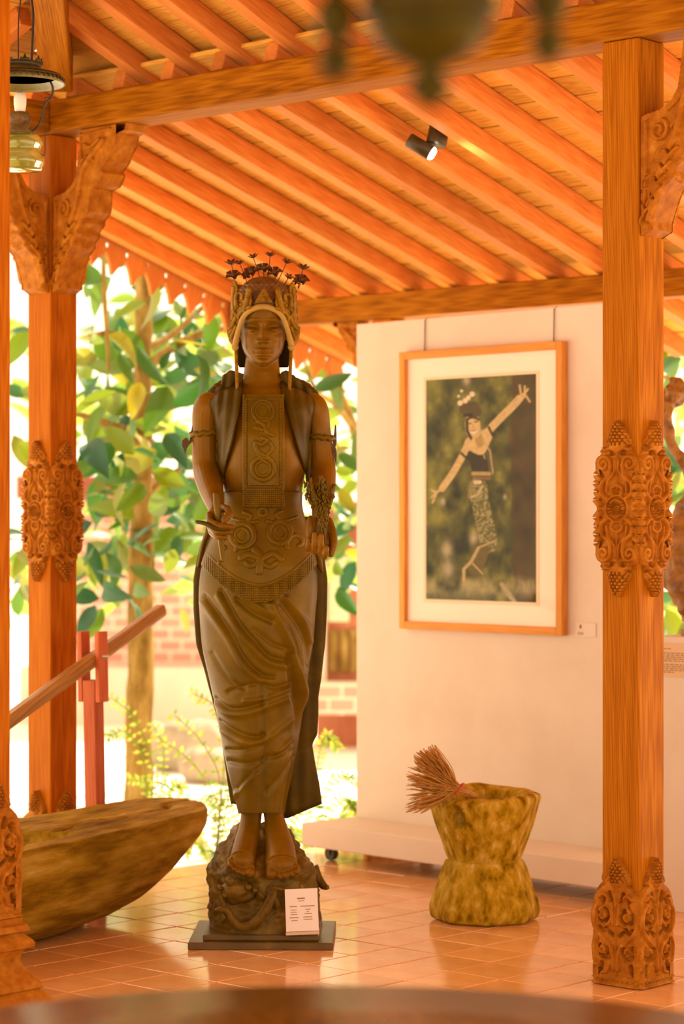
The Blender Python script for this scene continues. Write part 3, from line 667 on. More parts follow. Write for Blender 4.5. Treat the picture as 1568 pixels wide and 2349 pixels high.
# finger nails are too small; hair behind the jaw
hb = MBld(); hb.put(*ringloft([(700, 536, 670, .03, .10), (760, 538, 668, .028, .105), (800, 540, 667, .022, .10), (832, 543, 664, .018, .09), (842, 548, 660, .012, .08)], 12, 40))
vv = np.concatenate(hb.v); vv[:, 1] += .02; hb.v = [vv]; hb.obj('hair', M_dark, st)

# ---------------- skirt with folds
def cv(pts, f=.287, x0=400, y0=1350): return smoothpath([(x0+a*f, y0+b*f) for a, b in pts], 5)
FOLDS = [(cv([(240, 60), (430, 330), (560, 560), (700, 690), (790, 705)]), -6.0, 5.0), (cv([(225, 110), (410, 380), (540, 610), (680, 740)]), 5.0, 7.0),
         (cv([(370, 20), (520, 280), (640, 420), (760, 540), (930, 580)]), -7.0, 5.5), (cv([(350, 60), (500, 330), (620, 470), (750, 590), (920, 630)]), 5.0, 7.0),
         (cv([(500, 90), (620, 190), (770, 262)]), -7.0, 6.0), (cv([(560, 60), (680, 150), (780, 210)]), 4.5, 6.0),
         (cv([(930, 540), (975, 800), (1005, 1000), (1010, 1300), (960, 1500), (900, 1790)]), -17.0, 10.0), (cv([(770, 130), (880, 340), (960, 560), (1025, 800), (1062, 1000), (1055, 1250), (1040, 1450)]), 13.0, 9.0),
         (cv([(860, 120), (1010, 330), (1060, 480), (1075, 600)]), -6.0, 6.0), (cv([(900, 80), (1040, 260), (1090, 420)]), 5.0, 7.0), (cv([(830, 180), (940, 400), (1010, 620)]), -5.0, 5.0),
         (cv([(330, 880), (430, 955), (560, 955), (700, 915)]), -6.0, 5.0), (cv([(340, 930), (430, 1000), (570, 1005), (710, 955), (900, 880)]), 5.0, 7.0),
         (cv([(360, 1060), (500, 1150), (640, 1188), (710, 1165)]), -6.0, 5.0), (cv([(380, 1130), (500, 1205), (640, 1240), (760, 1190), (950, 1040)]), 4.5, 8.0),
         (cv([(700, 800), (720, 1200), (720, 1500), (715, 1800)]), -7.0, 9.0), (cv([(430, 830), (560, 775), (700, 765), (800, 790), (950, 750)]), -4.5, 5.0),
         (cv([(820, 1310), (940, 1200)]), 5.0, 6.0), (cv([(800, 1350), (960, 1230)]), -5.0, 5.0), (cv([(420, 1290), (560, 1290), (700, 1250)]), -4.0, 5.0), (cv([(430, 1380), (600, 1400), (740, 1350), (960, 1290)]), -3.5, 6.0),
         (cv([(740, 1620), (960, 1340)]), -4.0, 6.0), (cv([(520, 1600), (700, 1400)]), -3.5, 6.0), (cv([(480, 1660), (640, 1480)]), 3.0, 7.0), (cv([(560, 1250), (580, 1500), (590, 1800)]), 6.5, 20.0), (cv([(850, 1250), (830, 1500), (800, 1800)]), 6.5, 20.0),
         (cv([(560, 900), (720, 880), (930, 800)]), 4.0, 6.0), (cv([(640, 330), (780, 440), (900, 480)]), -3.5, 5.0), (cv([(300, 520), (430, 720), (560, 800)]), -4.0, 6.0)]
def fold_disp(px, py):
    d = np.zeros_like(px)
    for pl, a, wd in FOLDS: d += a*.0014*np.exp(-(segdist(px, py, pl)/wd)**2)
    return d*np.clip((py-1300)/60, 0, 1)
sk = MBld(); sk.put(*ringloft([k for k in TK if k[0] >= 1250], 250, 300, fold_disp)); sk.obj('skirt', M_bronze, st)
# cloth hanging behind
BK = [(1185, 478, 716, .015, .03), (1250, 456, 740, .02, .04), (1330, 440, 751, .02, .045), (1400, 440, 750, .02, .05), (1480, 447, 746, .02, .05), (1560, 470, 736, .02, .05), (1600, 482, 729, .02, .05), (1640, 491, 729, .02, .05),
      (1690, 503, 726, .02, .05), (1712, 507, 716, .02, .05), (1760, 514, 723, .02, .045), (1810, 520, 732, .02, .045), (1850, 526, 738, .02, .04)]
bk = MBld(); v, f = ringloft(BK, 90, 90, lambda a, b_: .003*np.sin(a/5.)); v = v.copy()
fr = np.clip((CAMZ-(v[:, 2]))/1.0, 0, 1); v[:, 1] += .065
low = v[:, 2] < S(0, 1820).z; px_ = v[:, 0]/v[:, 1]*FPX+CXP
v[:, 2] -= np.where(low, np.clip((735-px_)/75, 0, 1)*np.clip((px_-600)/50, 0, 1)*34*MPX*np.clip((S(0, 1820).z-v[:, 2])/(30*MPX), 0, 1), 0)
bk.put(v, f); bk.obj('back_drape', M_bronzed, st)

# ---------------- cloth pieces lying on the body
def sheet(name, mask, off, x0, x1, y0, y1, res, mat, thick=.004, parent=st):
    X, Y = np.meshgrid(np.arange(x0, x1, res), np.arange(y0, y1, res)); m = mask(X, Y)
    v, f = gridmesh(X, Y, X*0, m)                       # (px, 0, py)
    px, py = v[:, 0], v[:, 2]; dy = front(px, py)-off(px, py)
    o = add(name, mesh(name, W3(px, py, dy), f), mat, parent)
    if thick: s_ = o.modifiers.new('solid', 'SOLIDIFY'); s_.thickness = thick; s_.offset = 0
    return o
vl = [(556, 858), (553, 900), (546, 950), (533, 1010), (515, 1075), (503, 1130), (497, 1150), (492, 1120), (494, 1060), (497, 1010), (488, 960), (482, 925), (486, 900), (508, 882), (512, 862), (530, 850)]
vr = [(642, 858), (648, 900), (662, 950), (678, 1010), (700, 1080), (707, 1130), (712, 1100), (712, 1050), (716, 1000), (722, 950), (722, 915), (712, 893), (690, 878), (672, 862), (655, 850)]
def vest_off(px, py):
    e = np.where(px < 603, px+ (py-900)*.12, px-(py-900)*.14)
    return .016+.0035*np.sin(e/3.6)+.008*np.clip((905-py)/40, 0, 1)
sheet('vest_front', lambda X, Y: inpoly(X, Y, vl), vest_off, 480, 560, 845, 1155, 1.2, M_bronzed, .008)
sheet('vest_front', lambda X, Y: inpoly(X, Y, vr), vest_off, 640, 726, 845, 1135, 1.2, M_bronzed, .008)
# shoulder yokes of the vest
for pts in ([(556, 872, .025, 14), (536, 881, .025, 19), (512, 896, .02, 24), (497, 914, .012, 27)], [(644, 872, .025, 14), (664, 881, .025, 19), (690, 896, .02, 24), (706, 914, .012, 27)]):
    q = smoothpath(pts, 8); mb = MBld(); v, f = tubevf([S(a, b_, c) for a, b_, c, r in q], [r*MPX*(1+.035*math.sin(i*1.9)) for i, (a, b_, c, r) in enumerate(q)], 24); mb.put(v, f)
    for e in (q[0], q[-1]): mb.put(*ellvf(S(*e[:3]), (e[3]*MPX,)*3, 18, 12))
    mb.obj('vest_shoulder', M_bronzed, st)
# bodice edge line and chest panel
ring = lambda x, y, r, n=28: spiral(x, y, r, r, 0, 360, n)
CS = [(ring(603, 942, 24), 3, 3.), (ring(603, 942, 17), 2, 2.), (ring(603, 1075, 26), 4, 3.), (ring(603, 1075, 17), 2, 2.), (smoothpath([(590, 965), (606, 975), (612, 990), (625, 998)], 5), 4, 4.), (smoothpath([(612, 960), (615, 972), (604, 985), (585, 980)], 5), 4, 3.),
      (smoothpath([(602, 1005), (612, 1010), (600, 1020), (585, 1015), (590, 1035), (605, 1045)], 5), 4, 4.), (smoothpath([(618, 1015), (625, 1030), (612, 1045), (622, 1055)], 5), 3.5, 3.), (smoothpath([(588, 1030), (596, 1050), (612, 1062)], 5), 3, 3.)]
for y in np.arange(918, 1118, 5.5): CS += [([(564, y), (564.1, y)], 2.2, 2.5), ([(643, y), (643.1, y)], 2.2, 2.5)]
for x in np.arange(566, 644, 5.5): CS += [([(x, 915), (x, 915.1)], 2.2, 2.5), ([(x, 1117), (x, 1117.1)], 2.2, 2.5)]
def cp_off(px, py):
    h = np.zeros_like(px)
    for pl, wd, ht in CS: h = np.maximum(h, ht*.0016*np.sqrt(np.clip(1-(segdist(px, py, pl)/wd)**2, 0, 1)))
    hat = (.0012*(np.sin(px*1.35)+np.sin(py*1.35)))*(py > 1124); edge = np.where((px < 561) | (px > 647), .003, 0)
    return .019+h+hat+edge+np.clip((1010-py)/110, 0, 1)*.010+np.clip((py-1030)/130, 0, 1)*.014
sheet('chest_panel', lambda X, Y: (X > 557) & (X < 650+(Y-905)*.008) & (Y > 905) & (Y < 1161), cp_off, 555, 655, 903, 1163, .9, M_bronze, .006)
# girdle with pendant apron
def alow(px): return 1382-(np.abs(px-600)/140)**1.9*92-np.where(px > 600, (px-600)*.12, 0)
AS = [(ring(556, 1228, 27), 5, 4.), (ring(556, 1228, 16), 2.5, 2.), (ring(641, 1222, 25), 5, 4.), (ring(641, 1222, 15), 2.5, 2.), (spiral(680, 1245, 24, 8, 150, 420), 4, 3.5), (spiral(520, 1250, 24, 8, 30, -240), 4, 3.5), (ring(602, 1174, 9), 4, 3.5),
      (smoothpath([(560, 1175), (575, 1182), (570, 1192)], 4), 3, 3.), (smoothpath([(645, 1172), (632, 1180), (640, 1190)], 4), 3, 3.), (smoothpath([(585, 1262), (596, 1280), (594, 1310)], 4), 8, 4.), (smoothpath([(596, 1280), (570, 1272), (552, 1280)], 4), 6, 4.), (smoothpath([(600, 1282), (625, 1270), (645, 1282)], 4), 6, 4.), (smoothpath([(594, 1290), (575, 1298), (565, 1292)], 4), 5, 3.), (smoothpath([(600, 1292), (618, 1300), (632, 1292)], 4), 5, 3.),
      (smoothpath([(535, 1190), (570, 1198), (595, 1196)], 4), 2.5, 2.5), (smoothpath([(610, 1196), (640, 1198), (680, 1186)], 4), 2.5, 2.5)]
def ap_off(px, py):
    h = np.zeros_like(px)
    for pl, wd, ht in AS: h = np.maximum(h, ht*.0017*np.sqrt(np.clip(1-(segdist(px, py, pl)/wd)**2, 0, 1)))
    lo = alow(px); bnd = (py > lo-38); hat = np.where(bnd, .0015*np.sin(px*1.5)+.0006*np.sin(py*1.6), 0); rim = .003*np.exp(-((py-(lo-40))/2.2)**2)
    return .014+h+hat+rim+np.clip((py-1150)/150, 0, 1)*.014
sheet('girdle_apron', lambda X, Y: (Y > 1128) & (Y < alow(X)) & (X > tkey(Y)[0]-tkey(Y)[1]+1) & (X < tkey(Y)[0]+tkey(Y)[1]-1), ap_off, 455, 740, 1127, 1386, 1.0, M_bronze, .007)
# pointed side tips of the girdle
for pts in ([(726, 1262, -.03, 9), (732, 1290, -.02, 8), (738, 1312, -.01, 4)], [(478, 1215, -.03, 6), (466, 1250, -.01, 6), (455, 1300, .02, 4)]):
    q = smoothpath(pts, 5); mb = MBld(); mb.put(*tubevf([S(a, b_, c) for a, b_, c, r in q], [r*MPX for a, b_, c, r in q], 10)); mb.obj('girdle_tip', M_bronze, st)

# ---------------- head-dress
q = smoothpath([(539, 793, -.045, 7), (543, 772, -.055, 6.5), (550, 748, -.066, 6), (559, 726, -.078, 6), (577, 710, -.090, 6.5), (603, 703, -.096, 7), (629, 710, -.090, 6.5), (647, 726, -.078, 6), (656, 748, -.066, 6), (663, 772, -.055, 6.5), (668, 793, -.045, 7)], 6)
mb = MBld(); mb.put(*tubevf([S(a, b_, c) for a, b_, c, r in q], [r*MPX for a, b_, c, r in q], 14)); 
for e in (q[0], q[-1]): mb.put(*ellvf(S(e[0], e[1]+3, e[2]), (8.5*MPX, .008, 9*MPX), 14, 10))
mb.obj('headband', M_band, st)
crown = MBld()
CK = [(634, 596, 612, .03, .03), (638, 578, 630, .060, .055), (648, 562, 647, .076, .08), (662, 550, 658, .084, .095), (680, 544, 664, .090, .105), (700, 541, 666, .090, .11), (712, 540, 667, .070, .11)]
v, f = ringloft(CK, 60, 120, lambda a, b_: .0022*np.sin(a/1.9)*np.sin(b_/2.1)+.004*np.exp(-((b_-652)/1.8)**2)*(.6+.4*np.sin(a*1.1)))
crown.put(v, f); co = crown.obj('crown', mottled('crown_dark_bronze', [(.3, (.10, .036, .004)), (.7, (.20, .085, .012))], 40, .45, .4), st)
cb = MBld(); v, f = ringloft([(652, 536, 674, .0, .09), (665, 531, 679, .012, .11), (700, 529, 681, .02, .115), (745, 527, 684, .02, .115), (775, 528, 683, .012, .11), (792, 536, 673, .0, .09)], 60, 150, lambda a, b_: .005*np.sin(a/2.3+np.sin(b_/5))*np.sin(b_/3.4))
v = v.copy(); v[:, 1] += .012; cb.put(v, f); cb.obj('crown_back', M_crown, co)
def plate(name, poly, depth, strokes, mat, thick=.006, res=.8, parent=co):
    xs = [p[0] for p in poly]; ys = [p[1] for p in poly]
    X, Y = np.meshgrid(np.arange(min(xs)-1, max(xs)+1, res), np.arange(min(ys)-1, max(ys)+1, res)); m = inpoly(X, Y, poly)
    v, f = gridmesh(X, Y, X*0, m); px, py = v[:, 0], v[:, 2]; h = np.zeros_like(px)
    for pl, wd, ht in strokes:
        d = segdist(px, py, pl); k = ht*.0017*np.sqrt(np.clip(1-(d/wd)**2, 0, 1)); h = np.where(ht > 0, np.maximum(h, k), h+k)
    o = add(name, mesh(name, W3(px, py, depth(px, py)-h), f), mat, parent); s_ = o.modifiers.new('solid', 'SOLIDIFY'); s_.thickness = thick; s_.offset = 0; return o
wl_ = [(534, 650), (531, 690), (529, 742), (521, 748), (523, 766), (527, 782), (536, 795), (541, 790), (545, 768), (552, 744), (560, 724), (574, 708), (577, 690), (574, 662), (570, 656), (564, 672), (556, 690), (557, 676), (553, 668), (545, 672), (543, 655), (539, 644)]
wl_s = [(smoothpath([(541, 700), (541, 680), (547, 671), (555, 675), (554, 684)], 5), 3.2, 7.), (smoothpath([(535, 660), (534, 690), (537, 715), (548, 730)], 5), 2.5, 4.), (smoothpath([(560, 712), (565, 690), (571, 664)], 5), 4.5, 6.), (smoothpath([(546, 726), (556, 712), (572, 704)], 5), 3, 5.),
        (smoothpath([(533, 730), (538, 712), (546, 700)], 5), 2.6, 4.), (smoothpath([(526, 752), (534, 744), (540, 728)], 5), 3, 5.), (smoothpath([(530, 775), (536, 760), (541, 748)], 5), 2.5, 4.), (smoothpath([(527, 764), (532, 756)], 3), 2, 3.), (ring(552, 698, 5, 14), 2, -4.)]
dep = lambda px, py: -.052-.035*np.clip((np.abs(604-px)*-1+60)/30, -1.6, 1)-.018*np.clip((730-py)/60, 0, 1)
plate('crown_wing', wl_, dep, wl_s, M_crown)
plate('crown_wing', [(1208-x, y+3) for x, y in wl_], dep, [(np.asarray(a)*np.array([-1, 1])+np.array([1208, 3]), b_, c) for a, b_, c in wl_s], M_crown)
plate('crown_triangle', [(605, 661), (623, 694), (585, 694)], lambda a, b_: -.104+0*a, [([(605, 666), (590, 691)], 2.4, 4.), ([(605, 666), (620, 691)], 2.4, 4.), (ring(605, 687, 2, 8), 3, 4.), (smoothpath([(597, 690), (605, 676), (613, 690)], 4), 1.5, 3.)], M_crown)
def flower(mb, c, r, up, big=False):
    up = Vector(up).normalized(); a = up.orthogonal().normalized(); b_ = up.cross(a); n = 5 if big else 6
    for k in range(n):
        t = 2*math.pi*k/n+.3; d = a*math.cos(t)+b_*math.sin(t); side = up.cross(d)
        wdt = .62 if big else .42
        p0 = Vector(c); tip = p0+d*r*.95+up*r*(.55 if not big else .25)
        m1 = p0+d*r*.55+up*r*.42+side*r*wdt*.6; m2 = p0+d*r*.55+up*r*.42-side*r*wdt*.6; m3 = p0+d*r*.5+up*r*.15
        mb.put([tuple(x) for x in (p0, m1, tip, m2, m3)], [[0, 1, 4], [1, 2, 4], [2, 3, 4], [3, 0, 4], [0, 3, 2, 1]])
    mb.put(*ellvf(Vector(c)+up*r*.25, (r*.3,)*3, 8, 6))
M_fl = plain('dark_flower_bronze', (.085, .028, .005), .55)
for (x0, y0, x1, y1, dy, r, big) in ((596, 640, 581, 592, -.02, 9, 0), (614, 638, 619, 588, -.02, 9, 0), (637, 645, 656, 604, -.02, 9, 0), (566, 648, 550, 606, -.02, 8, 0), (650, 655, 661, 638, -.05, 8, 0), (537, 650, 531, 607, .0, 11, 0), (538, 655, 535, 635, -.02, 14, 1),
                                     (683, 660, 694, 618, .0, 11, 0), (684, 662, 690, 645, -.02, 14, 1), (580, 645, 576, 627, -.03, 14, 1), (604, 640, 604, 619, -.03, 14, 1), (631, 645, 629, 628, -.03, 14, 1), (676, 655, 679, 648, .01, 8, 0), (572, 636, 566, 632, -.01, 9, 1)):
    mb = MBld(); a = S(x0, y0, dy+.02); b_ = S(x1, y1, dy); mb.put(*tubevf([a, (a+b_)/2+Vector((.001, 0, .001)), b_], .0013, 6))
    flower(mb, b_, r*MPX*1.6, (b_-a).normalized()+Vector((0, -.25, .35)), big); mb.obj('crown_flower', M_fl, co, smooth=False)
for pts in ([(541, 798, -.035, 4), (543, 860, -.055, 4), (544, 905, -.075, 3.4), (545, 937, -.08, 2)], [(667, 798, -.035, 4), (665, 860, -.055, 4), (663, 905, -.075, 3.4), (661, 940, -.08, 2)]):
    q = smoothpath(pts, 5); mb = MBld(); mb.put(*tubevf([S(a, b_, c) for a, b_, c, r in q], [r*MPX for a, b_, c, r in q], 8)); mb.obj('ear_pendant', M_crown, st)

# ---------------- armbands with thin leaf ornaments
for (cx_, cy_, r, tl) in ((471, 994, 33, .10), (735, 1003, 30.5, -.10)):
    mb = MBld(); ptsr = []
    for k in range(40):
        a = 2*math.pi*k/40; ptsr.append(S(cx_+r*math.cos(a), cy_-tl*r*math.cos(a)+2*math.sin(a*10), .012-r*MPX*math.sin(a)))
    ptsr.append(ptsr[0]); mb.put(*tubevf(ptsr, [.0078]*41, 8))
    for k in range(20):
        a = 2*math.pi*k/20; mb.put(*ellvf(S(cx_+(r+.5)*math.cos(a), cy_-5-tl*r*math.cos(a), .012-(r+.5)*MPX*math.sin(a)), (.0035,)*3, 8, 5))
    mb.obj('armband', M_bronze, st)
for poly, dy in (([(444, 950), (446, 952), (446, 985), (443, 988), (440, 1000), (434, 1012), (430, 1006), (427, 1003), (418, 1010), (417, 1022), (421, 1030), (425, 1042), (428, 1030), (434, 1020), (440, 1014), (444, 1000)], .0), ([(768, 972), (771, 978), (772, 1015), (769, 1025), (772, 1040), (771, 1070), (768, 1058), (763, 1036), (762, 1018), (765, 1000)], .0)):
    n = len(poly); v = [S(x, y, dy) for x, y in poly]+[S(x, y, dy+.004) for x, y in poly]
    add('leaf_ornament', mesh('leaf_ornament', v, [list(range(n)), list(range(n, 2*n))[::-1]]+[[i, (i+1) % n, (i+1) % n+n, i+n] for i in range(n)], False), M_fl, st)

# ---------------- things cast in the hands
mb = MBld()
q = smoothpath([(495, 1131, -.262, 7), (498, 1165, -.266, 7.5), (503, 1205, -.262, 8), (507, 1245, -.258, 6.5), (510, 1275, -.255, 5), (510, 1290, -.255, 3.5)], 5)
mb.put(*tubevf([S(a, b_, c) for a, b_, c, r in q], [r*MPX for a, b_, c, r in q], 12)); mb.put(*ellvf(S(503, 1291, -.255), (5.5*MPX,)*3, 10, 8)); mb.obj('chisel', M_bronze, st)
mb = MBld(); q = smoothpath([(450, 1197, -.27, 4), (470, 1201, -.285, 5), (490, 1210, -.297, 6), (512, 1215, -.298, 5), (526, 1216, -.29, 3)], 5)
mb.put(*tubevf([S(a, b_, c) for a, b_, c, r in q], [r*MPX for a, b_, c, r in q], 10)); mb.obj('stylus', M_bronzed, st)
mb = MBld(); ev, ef = ellvf((0, 0, 0), (1, 1, 1), 6, 4); ev = np.array(ev)
for k in range(34):
    tx = random.uniform(698, 770); ty = 1098+abs(tx-735)*.35+random.uniform(-6, 34)
    d0 = -.255-random.uniform(0, .03); d1 = -.245-random.uniform(0, .06)
    q = smoothpath([(742+random.uniform(-5, 5), 1262, -.262), (741+random.uniform(-6, 6), 1215, d0), ((tx+739)/2+random.uniform(-3, 3), (ty+1205)/2, (d0+d1)/2-.01), (tx, ty, d1)], 9)
    mb.put(*tubevf([S(*a) for a in q], .0011, 5))
    for a in q[11:]:
        for e in range(2):
            R = Matrix.Rotation(random.uniform(-.7, .7), 3, 'Y') @ Matrix.Rotation(random.uniform(-.5, .5), 3, 'X')
            c = S(a[0]+random.uniform(-3.2, 3.2), a[1]+random.uniform(-3, 3), a[2]+random.uniform(-.004, .003))
            mb.put((ev*np.array([.0030, .0030, .0075])) @ np.array(R).T+np.array(c), ef)
mb.obj('rice_ears', M_bronze, st, kind='stuff')

# ---------------- feet, rock, serpent, base
ftb = MBld()
def ftube(pts, ns=24, flat=1.):
    q = smoothpath(pts, 6); ftb.put(*tubevf([S(a, b_, c) for a, b_, c, r in q], [r*MPX for a, b_, c, r in q], ns, flat, up=(1, 0, 0)))
    for e in (q[0], q[-1]): ftb.put(*ellvf(S(*e[:3]), (e[3]*MPX, e[3]*MPX*.7, e[3]*MPX*.8), 14, 10))
ftube([(577, 1838, .0, 27), (576, 1872, -.005, 24), (571, 1905, -.025, 25), (562, 1945, -.075, 28), (555, 1975, -.125, 29)]); ftube([(626, 1838, .0, 27), (628, 1872, -.005, 23), (634, 1905, -.025, 27), (642, 1950, -.075, 34), (645, 1985, -.125, 36)])
for (x, y, r) in ((527, 1984, 7), (536, 1992, 7.5), (546, 1998, 8), (558, 2002, 8.5), (574, 2002, 12)): ftb.put(*ellvf(S(x, y, -.150), (r*MPX, .018, r*MPX*1.0), 12, 9)); ftube([((x+562)/2, y-30, -.10, r*.9), (x, y-8, -.142, r)], 10)
for (x, y, r) in ((681, 1998, 7.5), (669, 2003, 8), (656, 2007, 8.5), (642, 2009, 9), (622, 2005, 13)): ftb.put(*ellvf(S(x, y, -.150), (r*MPX, .018, r*MPX*1.0), 12, 9)); ftube([((x+642)/2, y-30, -.10, r*.9), (x, y-8, -.142, r)], 10)
fo = ftb.obj('feet', M_skin, st); r_ = fo.modifiers.new('remesh', 'REMESH'); r_.mode = 'VOXEL'; r_.voxel_size = .0025; r_.use_smooth_shade = True
RK = [(1885, 560, 640, .02, .05), (1905, 525, 672, .03, .09), (1940, 500, 692, .06, .12), (1975, 488, 712, .10, .13), (2005, 478, 728, .135, .14), (2050, 474, 732, .14, .15), (2095, 480, 735, .145, .15), (2150, 478, 735, .15, .15)]
v, f = ringloft(RK, 90, 160); d = v-np.array(S(604, 2030)); d[:, 2] *= .3; d /= np.linalg.norm(d, axis=1)[:, None]
nz_ = noise(v, 17, 3)*.026+noise(v, 55, 2)*.008; hi = np.clip((v[:, 2]-.045)/.03, 0, 1)
v = v+d*(nz_*hi)[:, None]; v[:, 2] = np.maximum(v[:, 2], .036)
mb = MBld(); mb.put(v, f)
q = smoothpath([(715, 1990, .05, 16), (728, 2015, .05, 12), (742, 2032, .04, 9), (752, 2036, .03, 5)], 5); mb.put(*tubevf([S(a, b_, c) for a, b_, c, r in q], [r*MPX for a, b_, c, r in q], 10))
mb.obj('rock', M_rock, st)
f_ = .1913; cr = lambda a, b_: (470+a*f_, 1870+b_*f_)
q = smoothpath([cr(825, 845)+(-.15, 4), cr(805, 960)+(-.165, 10), cr(700, 1160)+(-.18, 12), cr(560, 1310)+(-.185, 11), cr(420, 1330)+(-.185, 9.5), cr(320, 1240)+(-.185, 8), cr(270, 1150)+(-.185, 7.5), cr(190, 1130)+(-.185, 7), cr(115, 1140)+(-.185, 3)], 6)
mb = MBld(); mb.put(*tubevf([S(a, b_, c) for a, b_, c, r in q], [r*MPX for a, b_, c, r in q], 14)); mb.put(*tubevf([S(*cr(815, 870), -.155), S(*cr(900, 885), -.155), S(*cr(950, 900), -.15)], [.008, .007, .002], 8)); mb.put(*tubevf([S(*cr(810, 950), -.16), S(*cr(860, 1080), -.15), S(*cr(840, 1130), -.15)], [.008, .010, .003], 8)); mb.put(*tubevf([S(*cr(700, 1000), -.17), S(*cr(640, 920), -.175)], [.008, .003], 8))
mb.obj('serpent', M_rock, st)
v, f = ellvf(S(*cr(400, 905), -.125), (210*f_*MPX, .055, 135*f_*MPX), 48, 32); v = np.array(v); c0 = np.array(S(*cr(400, 905), -.125)); d = v-c0; d /= np.linalg.norm(d, axis=1)[:, None]+1e-9
v = v+d*(noise(v, 30, 3)*.014)[:, None]; mb = MBld(); mb.put(v, f)
for (x, y, r) in ((180, 870, 32), (520, 870, 40), (300, 790, 60), (600, 900, 32), (240, 960, 38)): mb.put(*ellvf(S(*cr(x, y), -.165), (r*f_*MPX, .012, r*f_*MPX), 12, 9))
mb.put(*tubevf([S(*cr(195, 960), -.165), S(*cr(215, 1060), -.17), S(*cr(235, 1120), -.18)], [.006, .006, .005], 8)); mb.put(*tubevf([S(*cr(240, 1200), -.18), S(*cr(215, 1290), -.17)], [.007, .005], 8))
mb.obj('creature', M_rock, st)
cs_ = Vector((-.2245, 6.953, 0)); Mb = Matrix.Translation(cs_) @ Matrix.Rotation(math.radians(-1.2), 4, 'Z')
M_plate = mottled('dark_base_plate', [(.3, (.085, .042, .004)), (.6, (.14, .075, .010)), (.85, (.26, .16, .04))], 10, .4, .2, .003)
v, f = boxvf(-.203, .203, -.19, .19, .0, .021); add('base_plate', bevel_mesh('base_plate', v, f, .003), M_plate, st, Mb)
v, f = boxvf(-.163, .163, -.165, .165, .021, .038); add('base_step', bevel_mesh('base_step', v, f, .004), M_plate, st, Mb)

# information card leaning on the base
cb0, cb1 = P(656, 2138, 6.772), P(731, 2135, 6.772); ct0 = P(654, 2040, 6.795)
ux = (cb1-cb0).normalized(); uz = (ct0-cb0).normalized(); uy = uz.cross(ux).normalized(); uz = ux.cross(uy).normalized(); cw = (cb1-cb0).length; ch = (ct0-cb0).length
Mc = axes(cb0, ux, uy, uz); ic = empty('information_card', cb0, 'white printed information card propped on the base of the statue', 'sign')
v, f = boxvf(0, cw, -.0015, .0015, 0, ch); add('card', bevel_mesh('card', v, f, .0006, 1), M_white, ic, Mc)
v, f = boxvf(-.001, cw+.001, -.006, .006, -.010, -.001); add('card_stand', bevel_mesh('card_stand', v, f, .001, 1), plain('clear_stand', (.62, .42, .28), .2), ic, Mc)
for (x0, x1, y, h) in ((.37, .61, .755, .020), (.40, .59, .705, .010), (.13, .36, .575, .012), (.46, .90, .58, .012), (.16, .34, .50, .009), (.16, .35, .445, .009), (.16, .36, .39, .009), (.12, .40, .315, .012), (.17, .36, .25, .009), (.61, .77, .505, .009), (.65, .72, .455, .009), (.58, .81, .405, .009), (.54, .81, .325, .010), (.54, .82, .27, .010)):
    v, f = boxvf(x0*cw, x1*cw, -.0022, -.0014, y*ch, y*ch+h*ch*1.6); add('text_line', mesh('text_line', v, f, False), M_text, ic, Mc)
# ================================================================== STONE MORTAR
mc = Vector((.430, 7.30, 0))
prof = [(.02, 0), (.12, 0), (.148, .004), (.157, .02), (.158, .045), (.150, .075), (.138, .11), (.124, .15), (.113, .176), (.108, .182), (.112, .192), (.124, .225), (.139, .27), (.152, .31), (.161, .34), (.167, .358), (.167, .370), (.160, .380), (.145, .385), (.125, .383), (.112, .374), (.104, .355), (.096, .31), (.08, .27), (.04, .25), (.002, .247)]
pq = np.array(smoothpath(prof, 5)); ns = 150; th = np.linspace(0, 2*np.pi, ns, endpoint=False)
R_ = pq[:, 0][:, None]*np.ones(ns); Zm = pq[:, 1][:, None]*np.ones(ns); outer = (np.arange(len(pq)) < 85)[:, None]
fa = (th*8/(2*np.pi)) % 1; fac = 1/np.cos((fa-.5)*2*np.pi/8)-1.035
R_ = R_+np.where(outer & (Zm < .182), R_*fac*1.15, np.where(outer, R_*fac*.4, 0))
def at_px(px, py, dep=.14):
    p_ = P(px, py, 7.30-dep); return math.atan2(p_.y-mc.y, p_.x-mc.x) % (2*np.pi), p_.z
for (px, py, hw_, hh, dd) in ((1047, 1866, .022, .036, .058), (1047, 1947, .008, .022, .022)):
    t0, z0 = at_px(px, py, .13); dth = (th-t0+np.pi) % (2*np.pi)-np.pi
    e = (dth*R_/hw_)**2+((Zm-z0)/hh)**2; R_ = R_-np.where(outer, dd*np.clip((1-e)*9, 0, 1), 0)
x = R_*np.cos(th); y = R_*np.sin(th); v = np.stack([x, y, Zm], -1).reshape(-1, 3)
nn = noise(v, 14, 3); v[:, :2] *= (1+.035*nn*np.clip(v[:, 2]/.03, 0, 1))[:, None]; v[:, 2] += np.clip((v[:, 2]-.2)/.15, 0, 1)*(noise(v*np.array([1, 1, 0]), 9, 2)*.012+v[:, 1]*.05)
mo = add('mortar', mesh('mortar', v, ring_faces(len(pq), ns)), M_stone, None, Matrix.Translation(mc), label='mossy hourglass stone mortar standing in front of the cream panel', cat='mortar')
